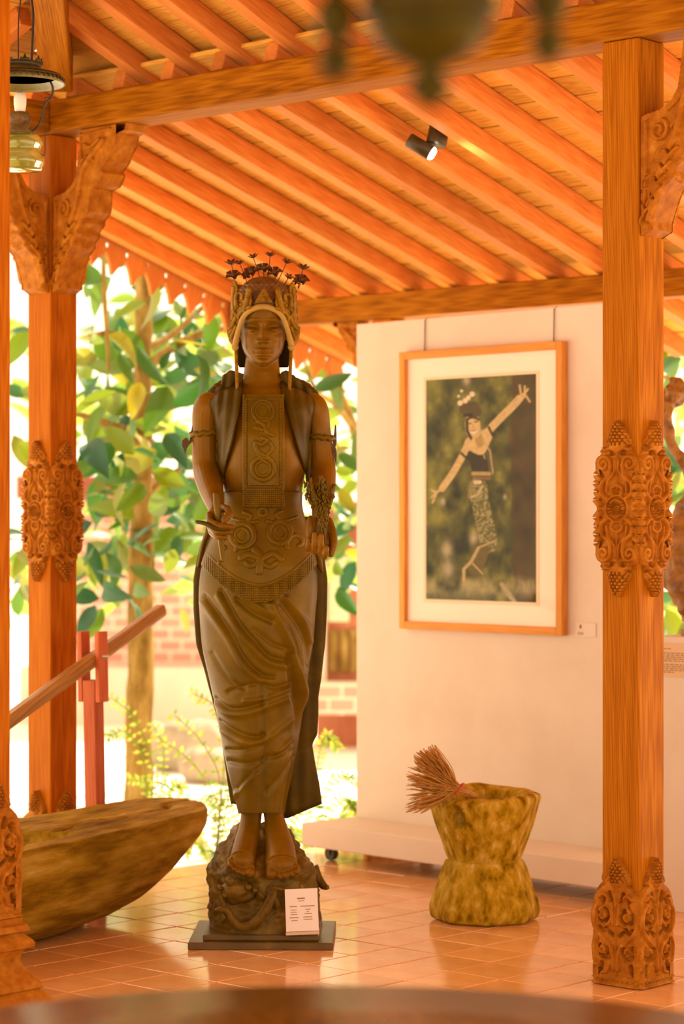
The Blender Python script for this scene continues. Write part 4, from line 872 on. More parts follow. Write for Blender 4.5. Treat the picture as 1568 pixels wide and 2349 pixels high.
# twig broom lying over its rim
M_straw = mottled('dry_straw', [(.3, (.36, .15, .015)), (.6, (.58, .28, .05)), (.85, (.72, .44, .13))], 30, .7, .1)
bb = empty('straw_bundle', P(1050, 1822, 7.18), 'bundle of dry brown straw resting on the mortar rim', 'straw')
mb = MBld()
for k in range(240):
    kk = k % 10
    if kk < 5: ex, ey = random.uniform(948, 998), 0; ey = 1706+(998-ex)*.5+random.uniform(-4, 22)
    elif kk < 8: ex, ey = random.uniform(930, 968), random.uniform(1756, 1812)
    else: ex, ey = random.uniform(926, 965), random.uniform(1822, 1868)
    d1 = 7.16+random.uniform(-.05, .06)
    q = smoothpath([P(1088+random.uniform(-8, 8), 1826+random.uniform(-5, 4), 7.21+random.uniform(-.02, .02)), P(1052+random.uniform(-5, 5), 1810+random.uniform(-7, 7), 7.19+random.uniform(-.015, .015)), P((ex+1052)/2+random.uniform(-10, 10), (ey+1810)/2+random.uniform(-8, 10), (d1+7.19)/2), P(ex, ey, d1)], 4)
    mb.put(*tubevf(q, [.0016]*(len(q)-1)+[.0007], 4))
mb.obj('stalks', M_straw, bb, kind='stuff')
mb = MBld(); a, b_ = P(1060, 1800, 7.18), P(1044, 1820, 7.18); ax_ = (P(1000, 1760, 7.18)-P(1060, 1815, 7.19)).normalized()
x_ = ax_.orthogonal().normalized(); y_ = ax_.cross(x_); c = P(1052, 1810, 7.188)
mb.put(*tubevf([c+(x_*math.cos(t)+y_*math.sin(t))*.021 for t in np.linspace(0, 2*math.pi, 21)], .0035, 8)); mb.obj('tie', plain('pink_tie', (.60, .10, .06), .6), bb)
mb = MBld()
for k in range(26):
    c = mc+Vector((random.uniform(-.01, .06), random.uniform(-.05, .05), .262)); d = Vector((random.uniform(-1, 1), random.uniform(-1, 1), random.uniform(.5, 3))).normalized()*random.uniform(.03, .11)
    mb.put(*tubevf([c, c+d], [.0018, .0008], 4))
mb.obj('straw_scraps', M_straw, None, label='loose straw scraps lying inside the stone mortar', cat='straw', kind='stuff')

# ================================================================== OLD TROUGH
TA = Vector((.4075, .913, 0)); TN = Vector((.913, -.4075, 0)); TT = Vector((-.408, 7.574, 0))
def tpt(a, n, z): return TT+TA*a+TN*n+Z*z
sec = []; nsx = 90; aa = np.concatenate([np.linspace(-1.75, -.05, 70), np.linspace(-.03, .235, 34)])
rk = [(-1.75, -.03), (-.9, .0), (-.3, .008), (-.05, .0), (.0, -.012), (.06, -.05), (.13, -.105), (.19, -.17), (.236, -.225)]
lk = [(-1.75, -.50), (-.9, -.47), (-.412, -.425), (-.1, -.385), (.1, -.35), (.18, -.33), (.22, -.30), (.236, -.24)]
zk = [(-1.75, .02), (-.75, .0), (-.5, .012), (-.35, .035), (-.2, .085), (-.1, .14), (.0, .20), (.08, .24), (.16, .262), (.236, .285)]
for a in aa:
    r = float(interp(rk, a)[0]); l = float(interp(lk, a)[0]); zb = float(interp(zk, a)[0]); m = (r+l)/2; h = (r-l)/2; row = []
    for ph in np.linspace(0, math.pi, 34):
        cn = math.cos(ph); sn_ = math.sin(ph); n = m+h*math.copysign(abs(cn)**.75, cn); z = .30-(.30-zb)*sn_**.62; row.append((n, z))
    cav = np.clip((-.70-a)/.05, 0, 1)*.17; rim = .075
    for t in np.linspace(0, 1, 26)[1:-1]:
        n = l+(r-l)*t; e = min(n-l, r-n); k = np.clip((e-rim)/.018, 0, 1) if 2*h > .2 else 0; row.append((n, .30-cav*k))
    sec.append([tpt(a, n, z) for n, z in row])
v = np.array([[tuple(p) for p in r] for r in sec]); nr, nc = v.shape[:2]; v = v.reshape(-1, 3)
v0 = v.copy(); dv = noise(v0*np.array([1, 1, 1]), 7, 3)*.006+noise(v0, 40, 2)*.0025; v[:, 2] += dv*np.clip((v0[:, 2]-.02)/.05, 0, 1); v[:, 0] += dv*.5; v[:, 1] += noise(v0+5, 12, 2)*.003
tn_ = (v0-np.array(TT))@np.array(TN); ta_ = (v0-np.array(TT))@np.array(TA)
crk = np.exp(-((tn_+.16+.03*np.sin(ta_*9)+.02*np.sin(ta_*23))/.006)**2)*(v0[:, 2] > .285)*np.clip((ta_+.7)/.1, 0, 1)*.028; v[:, 2] -= crk
add('wooden_trough', mesh('wooden_trough', v, ring_faces(nr, nc)), M_trough, None, Matrix.Identity(4), label='old weathered boat-shaped wooden trough on the tiled floor', cat='trough')
# lever pole resting in a forked upright
pA, pB = P(372, 1398, 8.05), P(10, 1660, 7.29)
M_pole = wood('pole_wood', (.20, .07, .012), (.34, .15, .03), (.5, .26, .08), .4, 20, .05)
timber('lever_pole', pA, pA+(pB-pA)*1.6, .042, .040, Z, M_pole, None, .010, label='long slanting wooden lever pole resting in a red forked upright', cat='pole')
fk = empty('forked_upright', P(218, 1862, 7.70).xy.to_3d(), 'reddish forked wooden upright carrying the slanting pole behind the trough', 'support')
M_fork = wood('fork_wood', (.40, .06, .02), (.55, .11, .04), (.62, .16, .06), .5, 18, .05)
fb = P(222, 1850, 7.71); fbz = Vector((fb.x, fb.y, 0)); ft_ = P(213, 1545, 7.71); up_ = (ft_-fbz).normalized()
along = (pA-pB); along.z = 0; along.normalize(); side_ = Vector((along.y, -along.x, 0))
timber('stem', fbz, ft_-up_*.02, .048, .05, side_, M_fork, fk, .004)
for sg in (-1, 1):
    c = ft_+side_*sg*.034; timber('tine', c-up_*.09, c+up_*.135, .018, .05, side_, M_fork, fk, .003)
mb = MBld(); c = P(217, 1505, 7.70); mb.put(*tubevf([c-side_*.05, c+side_*.052], .006, 10)); mb.obj('bolt', plain('steel_bolt', (.7, .6, .5), .3, metallic=.8), fk)

# ================================================================== HANGING OIL LAMP
LD = 6.42; lc = P(46, 190, LD); px_m = LD/FPX
lz = lambda py: CAMZ+(HZ-py)/FPX*LD
lp = empty('hanging_oil_lamp', (lc.x, lc.y, lz(390)), 'old hanging oil lamp with metal shade beside the left edge post', 'lamp')
Ml = Matrix.Translation((lc.x, lc.y, 0))
M_enam = mottled('worn_green_metal', [(.3, (.10, .085, .02)), (.6, (.22, .20, .06)), (.85, (.40, .34, .14))], 16, .3, .2, .003)
R0 = 104*px_m
sh = [(.03, lz(150)), (.05, lz(154)), (R0*.55, lz(162)), (R0*.8, lz(172)), (R0*.95, lz(186)), (R0, lz(193)), (R0*.985, lz(194)), (R0*.93, lz(189)), (R0*.78, lz(177)), (R0*.5, lz(169)), (.03, lz(166))]
mb = MBld(); mb.put(*lathevf(sh, 56)); so_ = mb.obj('lamp_shade', M_enam, lp, Ml)
mb = MBld()
for k in range(44):
    a = 2*math.pi*k/44
    mb.put(*ellvf((R0*.965*math.cos(a), R0*.965*math.sin(a), lz(184)), (.0035, .0035, .0045), 6, 5))
mb.put(*lathevf([(R0*.90, lz(178)), (R0*.905, lz(172)), (R0*.92, lz(180)), (R0*.90, lz(178))], 56)); mb.obj('rim_studs', M_iron, so_, Ml)
mb = MBld(); mb.put(*lathevf([(.055, lz(156)), (.058, lz(146)), (.052, lz(143)), (.05, lz(156))], 30))
for k in range(8):
    a = 2*math.pi*k/8+.35; c = Vector((.056*math.cos(a), .056*math.sin(a), lz(148))); tg = Vector((-math.sin(a), math.cos(a), 0))
    pts = [c-tg*.014, c-tg*.012+Z*.010, c-tg*.005+Z*.009, c+Z*.020, c+tg*.005+Z*.009, c+tg*.012+Z*.010, c+tg*.014]; o_ = Vector((math.cos(a), math.sin(a), 0))*.003; n = len(pts)
    mb.put([tuple(p) for p in pts]+[tuple(p+o_) for p in pts], [list(range(n)), list(range(n, 2*n))[::-1]]+[[i, (i+1) % n, (i+1) % n+n, i+n] for i in range(n)])
mb.obj('crest_ring', M_iron, lp, Ml)
mb = MBld(); mb.put(*lathevf([(.004, lz(262)), (.013, lz(258)), (.0165, lz(240)), (.017, lz(226)), (.014, lz(216)), (.006, lz(212)), (.001, lz(211))], 24)); mb.obj('bulb', plain('bulb_white', (.9, .78, .66), .4, emit=(1, .8, .6), es=.03), lp, Ml)
mb = MBld(); mb.put(*lathevf([(.022, lz(258)), (.027, lz(262)), (.030, lz(276)), (.026, lz(284)), (.034, lz(290)), (.033, lz(300)), (.038, lz(306)), (.03, lz(310)), (.01, lz(310))], 26)); mb.obj('burner', mottled('brass_dark', [(.3, (.07, .04, .01)), (.7, (.22, .12, .03))], 60, .4, .5), lp, Ml)
M_gglass = mottled('green_glass', [(.3, (.22, .24, .03)), (.6, (.38, .40, .08)), (.85, (.60, .58, .26))], 7, .08, 0, .001, .8, 2, sz=(1, 1, 6))
M_gglass.node_tree.nodes['Principled BSDF'].inputs['Transmission Weight'].default_value = .35
mb = MBld(); mb.put(*lathevf([(.01, lz(304)), (.036, lz(305)), (.052, lz(312)), (.060, lz(322)), (.061, lz(332)), (.056, lz(340)), (.054, lz(346)), (.058, lz(354)), (.065, lz(366)), (.065, lz(376)), (.060, lz(382)), (.059, lz(386)), (.056, lz(391)), (.03, lz(393)), (.002, lz(393))], 40)); mb.obj('font', M_gglass, lp, Ml)
rel = lambda px, py, dd=0: (lambda p_: (p_.x-lc.x, p_.y-lc.y, p_.z))(P(px, py, LD+dd))
mb = MBld(); mb.put(*tubevf(smoothpath([rel(72, 303), (rel(88, 288)), rel(98, 262), rel(104, 238), rel(118, 222), rel(121, 203), rel(116, 188)], 5), .0032, 8)); mb.put(*tubevf(smoothpath([rel(116, 222), rel(102, 230), rel(102, 280), rel(103, 352), rel(92, 352)], 5), .0012, 6)); mb.obj('side_arm', M_iron, lp, Ml)
mb = MBld(); mb.put(*tubevf(smoothpath([rel(72, 145), rel(75, 80), rel(76, 30), rel(70, -10), rel(58, -40), rel(50, -60)], 5), .0032, 8)); mb.put(*tubevf(smoothpath([rel(42, 145), rel(42, 60), rel(46, 10), rel(52, -30), rel(50, -60)], 5), .0018, 8)); mb.put(*tubevf([rel(50, -60), (rel(50, -60)[0], 0, 2.95)], .002, 6)); mb.obj('hanger_wire', M_black, lp, Ml)

# ================================================================== BLURRED CARVED CHANDELIER NEAR THE CAMERA
CD = 1.95; cc = P(985, 100, CD); cz = lambda py: CAMZ+(HZ-py)/FPX*CD; cm = CD/FPX
M_chan = mottled('aged_green_brass', [(.3, (.02, .012, .0)), (.6, (.05, .034, .001)), (.85, (.11, .07, .004))], 30, .55, .2, .005, .2, tint=TN_)
chd = empty('chandelier', (cc.x, cc.y, cz(250)), 'dark greenish hanging chandelier close to the camera, its pendants out of focus', 'lamp')
Mh = Matrix.Translation((cc.x, cc.y, 0))
mb = MBld(); mb.put(*lathevf([(.002, cz(252)), (.008, cz(240)), (.016, cz(215)), (.019, cz(195)), (.012, cz(175)), (.009, cz(160)), (.017, cz(148)), (.03, cz(130)), (.042, cz(100)), (.048, cz(70)), (.047, cz(62)), (.040, cz(58)), (.052, cz(40)), (.056, cz(10)), (.045, cz(-40)), (.02, cz(-90)), (.012, cz(-140))], 40)); mb.obj('bowl', M_chan, chd, Mh)
for k, (ang, rr, yb) in enumerate(((183, .076, 192), (20, .105, 128), (95, .09, 90), (265, .09, 70))):
    a = math.radians(ang); X_, Y_ = rr*math.cos(a), rr*math.sin(a); mb = MBld()
    mb.put(*[(np.array(q_[0])+np.array([X_, Y_, 0]), q_[1]) for q_ in [lathevf([(.001, cz(yb)), (.007, cz(yb-10)), (.013, cz(yb-35)), (.015, cz(yb-60)), (.008, cz(yb-80)), (.006, cz(yb-95)), (.012, cz(yb-105)), (.016, cz(yb-130)), (.016, cz(yb-170)), (.008, cz(yb-200))], 20)]][0])
    mb.put(*tubevf(smoothpath([(X_, Y_, cz(yb-195)), (X_*.95, Y_*.95, cz(yb-270)), (X_*.5, Y_*.5, cz(yb-300)), (X_*.2, Y_*.2, cz(-60))], 6), .005, 8)); mb.obj('arm_pendant', M_chan, chd, Mh)
mb = MBld(); mb.put(*tubevf([(0, 0, cz(-130)), (0, 0, 3.30)], .004, 8)); mb.obj('hanging_rod', M_iron, chd, Mh)

# ================================================================== ROUND TABLE NEAR THE CAMERA
tbp = Vector((-.02, 2.86, 0)); th_ = .508
tb = empty('round_table', tbp, 'dark glossy round wooden table top crossing the bottom edge', 'table')
M_table = wood('varnished_table', (.05, .017, .0), (.13, .045, .001), (.22, .085, .004), .24, 6, .3, .03, .12)
mb = MBld(); mb.put(*lathevf([(.70, th_-.035), (.742, th_-.032), (.752, th_-.02), (.752, th_-.008), (.744, th_), (.55, th_), (.001, th_)], 120)); mb.obj('table_top', M_table, tb, Matrix.Translation(tbp) @ Matrix.Rotation(.4, 4, 'Z'))
mb = MBld(); mb.put(*lathevf([(.60, th_-.10), (.62, th_-.10), (.62, th_-.03), (.60, th_-.03)], 60)); mb.obj('apron', M_table, tb, Matrix.Translation(tbp))
for k in range(4):
    a = math.radians(45+90*k); c = Vector((.56*math.cos(a), .56*math.sin(a), 0)); mb = MBld()
    v, f = lathevf([(.022, 0), (.028, .02), (.02, .05), (.03, .16), (.04, .30), (.03, .36), (.045, .40), (.045, th_-.035)], 16); mb.put([(p[0]+c.x, p[1]+c.y, p[2]) for p in v], f); mb.obj('leg', M_table, tb, Matrix.Translation(tbp))

# ================================================================== SPOTLIGHT
vS = .585; sS = -1.165; sb = B(sS, vS, zl(vS))+nl*(RH); sp = empty('spotlight', sb, 'small dark cylindrical spotlight fixed to the roof planks', 'spotlight')
zax = nl; xx = U; yy = zax.cross(xx); Mq = axes(sb, xx, yy, zax)
mb = MBld(); mb.put(*lathevf([(.001, -.070), (.030, -.070), (.032, -.067), (.032, -.001), (.001, -.001)], 28)); mb.obj('mount', M_iron, sp, Mq)
dr = Vector((.80, -.10, -.50)).normalized(); hc = P(963, 336, sb.y-.02); x_ = dr.orthogonal().normalized(); y_ = dr.cross(x_); Mk = axes(hc, x_, y_, dr)
mb = MBld(); mb.put(*tubevf([sb-zax*.068, hc+Z*.012], .0045, 8)); mb.obj('stem', M_iron, sp)
mb = MBld(); mb.put(*lathevf([(.001, -.042), (.021, -.042), (.023, -.039), (.023, .040), (.020, .040), (.020, .030), (.001, .030)], 28)); mb.obj('housing', M_iron, sp, Mk)
mb = MBld(); mb.put(*lathevf([(.021, .0405), (.020, .046), (.014, .052), (.001, .054)], 24)); mb.obj('lens', plain('spot_lens', (1, .9, .85), .3, emit=(1, .86, .78), es=9), sp, Mk)
ld = bpy.data.lights.new('spot_glow', 'SPOT'); ld.energy = 2.2; ld.color = (1, .7, .62); ld.spot_size = 2.6; ld.spot_blend = .8; ld.shadow_soft_size = .02
lo = bpy.data.objects.new('spot_glow', ld); C.objects.link(lo); place(lo, Matrix.Translation(hc+dr*.075) @ dr.to_track_quat('-Z', 'Y').to_matrix().to_4x4(), sp)

# ================================================================== WHITE PEDESTAL WITH ROOT SCULPTURE
pc = P(1488, 2082, 7.50); pc.z = 0; Mp = axes(pc, WU, WV, Z)
pd = empty('display_pedestal', pc, 'white display pedestal behind the right-hand post', 'pedestal')
v, f = boxvf(0, .62, 0, .45, 0, .845); add('body', bevel_mesh('body', v, f, .003), M_plaster, pd, Mp)
v, f = boxvf(.025, .50, -.003, -.0005, .722, .826); add('text_panel', mesh('text_panel', v, f, False), plain('beige_panel', (.70, .46, .25), .6), pd, Mp)
for k, (ln, zt) in enumerate(((.06, .808), (.40, .795), (.42, .789), (.41, .783), (.40, .777), (.12, .771), (.42, .760), (.40, .754), (.41, .748), (.42, .742), (.07, .736))):
    x0 = .03
    while x0 < .03+ln:
        w_ = random.uniform(.008, .022); v, f = boxvf(x0, min(x0+w_, .03+ln), -.0036, -.003, zt-.0014, zt+.0014); add('text_line', mesh('text_line', v, f, False), M_text, pd, Mp); x0 += w_+.004
rs = empty('root_sculpture', pc+WU*.30+WV*.2+Z*.845, 'gnarled brown root sculpture on the white pedestal', 'sculpture')
Mp2 = axes(pc+Z*.845, WU, WV, Z); v, f = boxvf(.075, .52, .06, .36, .001, .022); add('plinth_slab', bevel_mesh('plinth_slab', v, f, .003), mottled('slab_wood', [(.3, (.26, .12, .03)), (.7, (.42, .22, .07))], 12, .5), rs, Mp2)
M_root = mottled('root_wood', [(.3, (.12, .045, .006)), (.5, (.30, .13, .02)), (.7, (.44, .20, .04)), (.9, (.60, .32, .10))], 22, .5, .8, .01)
mb = MBld(); RD = 7.55
def root(pts, ns=40, amp=.02):
    q = smoothpath(pts, 12); v, f = tubevf([P(a, b_, RD+d) for a, b_, d, r in q], [r*RD/FPX for a, b_, d, r in q], ns); v = np.array(v)
    c = np.repeat(np.array([tuple(P(a, b_, RD+d)) for a, b_, d, r in q]), ns, 0); d = v-c; L_ = np.linalg.norm(d, axis=1)[:, None]
    mb.put(v+d/L_*((noise(v, 14, 3)*amp*1.6-np.abs(noise(v, 22, 2))*amp*1.8+.3*amp)[:, None]*np.clip(L_/.04, .2, 1)), f)
root([(1600, 1441, 0, 26), (1595, 1400, 0, 38), (1580, 1340, 0, 55), (1572, 1270, 0, 58), (1580, 1210, 0, 48), (1592, 1150, 0, 22), (1590, 1110, 0, 15), (1576, 1072, 0, 12), (1556, 1050, 0, 12), (1540, 1015, 0, 11), (1530, 975, 0, 12), (1524, 945, 0, 15)])
root([(1526, 965, 0, 8), (1530, 935, 0, 22), (1542, 910, 0, 34), (1548, 885, 0, 30), (1550, 866, 0, 12)], 40, .025)
mb.obj('root', M_root, rs)
# ================================================================== OUTSIDE
M_ground = mottled('pale_sand', [(.3, (.74, .66, .55)), (.6, (.85, .78, .68)), (.85, (.90, .85, .76))], .8, .9, .2, .02)
v, f = boxvf(-40, 40, -12, 70, -.6, -.16); add('ground', mesh('ground', v, f, False), M_ground, None, kind='structure', label='pale sandy ground outside the pavilion')
M_bark = mottled('pale_bark', [(.28, (.10, .055, .006)), (.48, (.27, .16, .03)), (.62, (.40, .26, .07)), (.8, (.55, .40, .17))], 14, .85, .9, .012, .2, sz=(1, 1, .35))
G = [(.012, .06, .022), (.03, .11, .012), (.085, .16, .006), (.17, .22, .006), (.05, .13, .02), (.02, .09, .032), (.30, .26, .01)]
M_leaf = leafmat('broad_leaf', G, .35); M_far = leafmat('far_leaf', [(.10, .22, .03), (.22, .34, .04), (.36, .40, .06), (.30, .28, .05), (.12, .26, .08)], .5)
def leafmesh(name, fold=.16, bend=.25, wd=.46):
    n = 7; v = []; f = []
    for i in range(n):
        t = i/(n-1); w_ = wd*.5*math.sin(math.pi*min(1, t**.8*.98+.02))**.8*(1 if t < .96 else .1); z = -bend*t*t
        v += [(-w_, t, z+fold*w_), (-w_*.5, t, z+fold*w_*.4), (0, t, z), (w_*.5, t, z+fold*w_*.4), (w_, t, z+fold*w_)]
    for i in range(n-1):
        for j in range(4): a = i*5+j; f.append([a, a+1, a+6, a+5])
    return mesh(name, v, f)
LM = [leafmesh('leaf', .3, .2), leafmesh('leaf', .5, .45, .52), leafmesh('leaf', .2, -.1, .42)]
for m in LM: m.materials.append(M_leaf)
def leafM(p, size, up=-.3):
    d = Vector((random.gauss(0, 1), random.gauss(0, .8), random.gauss(up, .7))).normalized()
    n = Vector((random.gauss(0, .8), random.gauss(-.5, .8), random.gauss(.6, .6))); x = d.cross(n).normalized(); z = x.cross(d)
    return axes(p, x*size, d*size, z*size)
def leaf(parent, p, size, up=-.3):
    o = bpy.data.objects.new('leaf', random.choice(LM)); C.objects.link(o); place(o, leafM(p, size, up), parent); return o
def tree(base, label, trunk, branches, leaves, sizes=(.13, .21), group='trees beyond the pavilion'):
    e = empty('broadleaf_tree', base, label, 'tree', group)
    for nm, lst in (('trunk', trunk), ('branch', branches)):
        for pts in lst:
            q = smoothpath(pts, 7); mb = MBld(); v, f = tubevf([P(a, b_, d) for a, b_, d, r in q], [r*d/FPX for a, b_, d, r in q], 16); v = np.array(v)
            v += noise(v, 9, 3)[:, None]*np.array([.012, .012, 0])*(1 if nm == 'trunk' else .5); mb.put(v, f); mb.obj(nm, M_bark, e)
    for p, s in leaves: leaf(e, p, s)
    return e
def cloud(n, boxes, D0, D1, s0=.13, s1=.21):
    out = []; wts = [b_[4] for b_ in boxes]
    for _ in range(n):
        x0, x1, y0, y1, w_ = random.choices(boxes, wts)[0]; D = random.uniform(D0, D1); out.append((P(random.uniform(x0, x1), random.uniform(y0, y1), D), random.uniform(s0, s1)))
    return out
gz = lambda D: HZ+(CAMZ+.16)/D*FPX
tree(P(318, gz(10.2), 10.2), 'pale-barked tree with large glossy leaves left of the statue',
     [[(312, gz(10.2)+10, 10.2, 36), (318, 1750, 10.2, 33), (322, 1550, 10.2, 31), (324, 1300, 10.2, 28), (326, 1050, 10.2, 25), (328, 850, 10.2, 21), (330, 650, 10.2, 17), (334, 450, 10.2, 12)]],
     [[(330, 860, 10.2, 13), (370, 815, 10.1, 11), (450, 770, 10.0, 9), (560, 745, 9.9, 6)], [(332, 800, 10.2, 10), (390, 770, 10.3, 8), (470, 700, 10.4, 6), (540, 650, 10.4, 4)], [(322, 1010, 10.2, 13), (280, 985, 10.1, 11), (210, 960, 9.9, 8), (150, 940, 9.8, 5)], [(328, 880, 10.2, 9), (300, 800, 10.1, 8), (260, 765, 10.0, 7), (205, 770, 9.9, 5)], [(326, 1150, 10.2, 9), (390, 1090, 10.3, 7), (450, 1060, 10.3, 4)],
      [(330, 700, 10.2, 9), (390, 640, 10.1, 6), (470, 600, 10.0, 4)], [(236, 560, 9.8, 5), (240, 700, 9.8, 6), (250, 850, 9.8, 4)], [(320, 960, 10.2, 8), (410, 930, 10.0, 6), (500, 900, 9.9, 4)]],
     cloud(235, [(190, 530, 570, 720, 3), (190, 530, 720, 900, 3), (190, 440, 900, 1130, 3), (190, 440, 1130, 1380, 2.2), (190, 290, 1230, 1400, 1.2), (30, 75, 700, 1400, .8), (410, 470, 1120, 1300, .7)], 9.4, 11.3)+cloud(55, [(195, 530, 700, 1250, 1)], 9.6, 11.6, .06, .10))
tree(P(905, gz(11), 11.0), 'slender branching tree behind the cream panel', [[(905, gz(11)+10, 11.0, 22), (880, 1500, 11, 18), (850, 1150, 11, 15), (800, 950, 11, 11), (720, 790, 11, 7)]],
     [[(800, 950, 11, 8), (760, 860, 10.9, 6), (690, 800, 10.9, 4)], [(820, 1000, 11, 7), (770, 930, 10.8, 6), (720, 890, 10.7, 5), (690, 800, 10.6, 3)], [(830, 1060, 11, 6), (780, 1030, 10.9, 4), (740, 960, 10.8, 3)], [(790, 900, 10.6, 5), (740, 830, 10.5, 4), (700, 760, 10.5, 3)]],
     cloud(48, [(690, 830, 790, 1000, 1), (750, 830, 1000, 1200, 1.6), (740, 830, 1200, 1360, .8)], 9.6, 11.4, .1, .19))
tree(P(1640, gz(9.6), 9.6), 'leafy tree beyond the white pedestal at the right edge', [[(1660, gz(9.6)+10, 9.6, 26), (1650, 1300, 9.6, 22), (1640, 900, 9.6, 16), (1620, 700, 9.6, 8)]], [[(1645, 1000, 9.6, 9), (1590, 900, 9.5, 7), (1510, 860, 9.4, 4)]],
     cloud(34, [(1505, 1600, 755, 850, 2), (1505, 1600, 1050, 1190, 1.4), (1505, 1640, 1330, 1460, 2)], 9.0, 10.2, .1, .18))
# distant foliage
mb = MBld(); lv = np.array([v.co[:] for v in LM[0].vertices]); lf = [list(p.vertices) for p in LM[0].polygons]
def scatter(n, x0, x1, y0, y1, D0, D1, s0, s1, thr=-.05):
    k = 0
    while k < n:
        px, py, D = random.uniform(x0, x1), random.uniform(y0, y1), random.uniform(D0, D1)
        if noise(np.array([[px/120., py/120., 3.]]), 1, 2)[0] < thr: continue
        M4 = np.array(leafM(P(px, py, D), random.uniform(s0, s1))); mb.put(lv @ M4[:3, :3].T+M4[:3, 3], lf); k += 1
scatter(230, -60, 880, 520, 1300, 12.4, 13.7, .12, .24, .08); scatter(110, 1480, 1640, 780, 1480, 12, 16, .14, .28, -.4); scatter(50, -60, 520, 1250, 1420, 12.5, 14.5, .12, .22, -.2)
mb.obj('distant_foliage', M_far, None, label='blurred bright green foliage far behind the pavilion', cat='foliage', kind='stuff')
# low feathery shrubs
M_fern = leafmat('fern', [(.14, .26, .03), (.28, .36, .04), (.42, .44, .06), (.34, .36, .10)], .5)
M_stem = plain('fern_stem', (.22, .26, .05), .7)
fv, ff = [(0, 0, 0), (.3, .45, .05), (0, 1, 0), (-.3, .45, .05)], [[0, 1, 2], [0, 2, 3]]; fv = np.array(fv)
def shrub(px, D, label, fronds):
    e = empty('feathery_shrub', P(px, gz(D), D), label, 'shrub', 'feathery shrubs behind the statue')
    for pts in fronds:
        q = smoothpath([P(a, b_, D+d) for a, b_, d in pts], 9); mb = MBld(); mb.put(*tubevf(q, [.005]+[.0028]*(len(q)-2)+[.001], 5))
        for i in range(3, len(q), 2 if random.random() < .8 else 1):
            t = Vector(q[i]-q[i-1]).normalized()
            for sg in (-1, 1):
                d = (t*.5+Vector((sg*t.z, random.uniform(-.5, .5), -sg*t.x))*.9+Vector((0, 0, -.3))).normalized(); n = Vector((random.gauss(0, .5), -1, random.gauss(.5, .4))); x = d.cross(n).normalized(); s_ = random.uniform(.02, .038)
                M3 = np.array(((x*s_*.9)[:], (d*s_)[:], (x.cross(d)*s_)[:])); mb.put(fv @ M3+np.array(q[i]), ff)
        mb.obj('frond', M_fern, e, smooth=False)
shrub(480, 9.1, 'feathery green shrub left of the statue feet', [[(490, 1990, 0), (500, 1850, 0), (440, 1750, -.05), (360, 1690, -.1)], [(490, 1990, 0), (505, 1800, 0), (460, 1700, 0), (400, 1640, 0)], [(490, 1990, 0), (500, 1900, 0), (440, 1840, 0), (360, 1790, 0)], [(495, 1990, 0), (515, 1700, 0), (490, 1620, 0), (440, 1590, 0)], [(495, 1990, 0), (520, 1850, 0), (530, 1760, 0), (525, 1690, 0)],
     [(480, 1990, .1), (450, 1900, .1), (420, 1850, .1), (380, 1850, .1)], [(500, 1990, .1), (520, 1920, .1), (500, 1860, .1), (470, 1830, .1)], [(490, 1995, 0), (470, 1940, 0), (440, 1925, 0), (425, 1960, 0)], [(495, 1990, .1), (530, 1940, 0), (545, 1890, 0), (520, 1840, 0)]])
shrub(740, 9.2, 'feathery yellow-green shrub between the statue and the cream panel', [[(730, 1960, 0), (745, 1830, 0), (780, 1780, 0), (815, 1790, 0)], [(735, 1960, .1), (760, 1860, .1), (790, 1830, .1), (820, 1850, .1)], [(720, 1960, 0), (705, 1880, 0), (690, 1850, 0), (665, 1890, 0)], [(725, 1960, 0), (725, 1780, 0), (745, 1690, 0), (775, 1715, 0)], [(720, 1960, 0), (700, 1930, 0), (670, 1910, 0), (655, 1930, 0)], [(735, 1960, .1), (790, 1870, .1), (810, 1850, .1), (828, 1880, .1)], [(735, 1960, -.05), (765, 1900, -.05), (790, 1880, -.05), (800, 1900, -.05)]])
shrub(290, 9.4, 'feathery shrub below the pale-barked tree', [[(340, 1930, 0), (350, 1760, 0), (310, 1650, 0), (255, 1600, 0)], [(340, 1930, 0), (330, 1750, 0), (290, 1680, 0), (250, 1690, 0)], [(345, 1930, 0), (370, 1800, 0), (375, 1720, 0), (350, 1660, 0)], [(340, 1930, 0), (350, 1850, 0), (340, 1800, 0), (300, 1790, 0)], [(345, 1930, 0), (365, 1850, 0), (400, 1800, 0), (420, 1810, 0)]])
# stones
M_bould = mottled('grey_stone', [(.3, (.30, .22, .14)), (.6, (.46, .36, .25)), (.85, (.62, .52, .40))], 5, .9, .6, .02)
for i, (px, py, D, r, lb) in enumerate(((440, 1650, 13.2, .16, 'large pale stone behind the feathery shrub'), (352, 1668, 14.0, .11, 'small pale stone beside the larger garden stone'), (492, 1662, 12.6, .11, 'darker stone touching the statue outline at knee height'))):
    c = P(px, py, D); v, f = ellvf((0, 0, 0), (r*1.5, r, r), 24, 16); v = np.array(v); v += v*noise(v+i*3, 9, 2)[:, None]*.35; c.z = -.16+r*.7
    add('garden_stone', mesh('garden_stone', v, f), M_bould, None, Matrix.Translation(c), label=lb, cat='stone', group='garden stones')
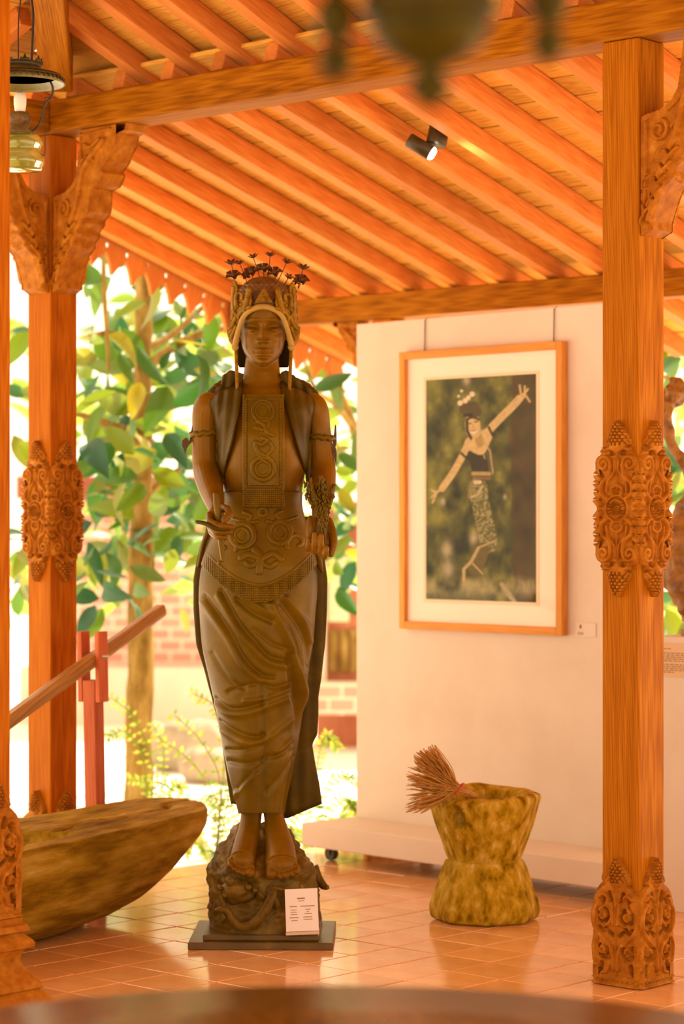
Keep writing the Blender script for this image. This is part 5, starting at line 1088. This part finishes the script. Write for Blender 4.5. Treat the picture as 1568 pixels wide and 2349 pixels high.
# far brick building
def brickmat(name, a, b_, mo, sc):
    m, nt, p = newmat(name); br = N(nt, 'ShaderNodeTexBrick'); br.inputs['Color1'].default_value = a+(1,); br.inputs['Color2'].default_value = b_+(1,); br.inputs['Mortar'].default_value = mo+(1,); br.inputs['Scale'].default_value = sc; br.inputs['Mortar Size'].default_value = .03
    tc = N(nt, 'ShaderNodeTexCoord'); mp = N(nt, 'ShaderNodeMapping'); mp.inputs['Rotation'].default_value = (math.pi/2, 0, 0); nt.links.new(tc.outputs['Object'], mp.inputs[0]); nt.links.new(mp.outputs[0], br.inputs[0]); nt.links.new(br.outputs[0], p.inputs['Base Color']); p.inputs['Roughness'].default_value = .9; return m
M_brick = brickmat('pink_brick', (.62, .26, .20), (.70, .34, .26), (.80, .60, .46), 3.2)
M_wood2 = wood('reddish_house_wood', (.34, .10, .05), (.46, .15, .08), (.55, .22, .12), .6, 8, .1); M_shut = plain('pale_green_shutter', (.62, .66, .40), .6)
HD = 16.5; hs_ = empty('brick_house', P(340, gz(HD), HD), 'pink brick house far behind the pale-barked tree', 'building')
def hbox(name, x0, x1, z0, z1, y0, y1, mat, par): v, f = boxvf(x0, x1, y0, y1, z0, z1); return add(name, mesh(name, v, f, False), mat, par)
Xp = lambda px, D: (px-CXP)/FPX*D
hbox('wall', Xp(100, HD), Xp(560, HD), -.16, 1.35, HD, HD+.3, M_brick, hs_); hbox('roof', Xp(60, HD), Xp(600, HD), 1.35, 1.5, HD-.5, HD+1.2, M_roof, hs_)
hbox('white_wall_base', Xp(60, HD), Xp(590, HD), -.16, .22, HD-.35, HD-.02, M_plaster, hs_)
H2 = 14.6; h2 = empty('wooden_house', P(790, gz(H2), H2), 'reddish wooden house front with pale shutter seen beside the statue', 'building')
z2 = lambda py: CAMZ+(HZ-py)/FPX*H2
hbox('wall', Xp(725, H2), Xp(960, H2), -.16, z2(1150), H2, H2+.3, M_wood2, h2); hbox('shutter', Xp(752, H2), Xp(800, H2), z2(1425), z2(1275), H2-.06, H2+.0, M_shut, h2)
hbox('pillar', Xp(722, H2), Xp(748, H2), z2(1625), z2(1240), H2-.10, H2-.0, M_plaster, h2)
for k in range(3): hbox('carved_panel', Xp(756+k*24, H2), Xp(774+k*24, H2), z2(1540), z2(1445), H2-.03, H2-.0, M_bark, h2)
hbox('step', Xp(715, H2), Xp(970, H2), z2(1630), z2(1560), H2-.35, H2-.1, M_brick, h2); hbox('eave', Xp(715, H2), Xp(980, H2), z2(1235), z2(1195), H2-.5, H2+.4, M_roof, h2)
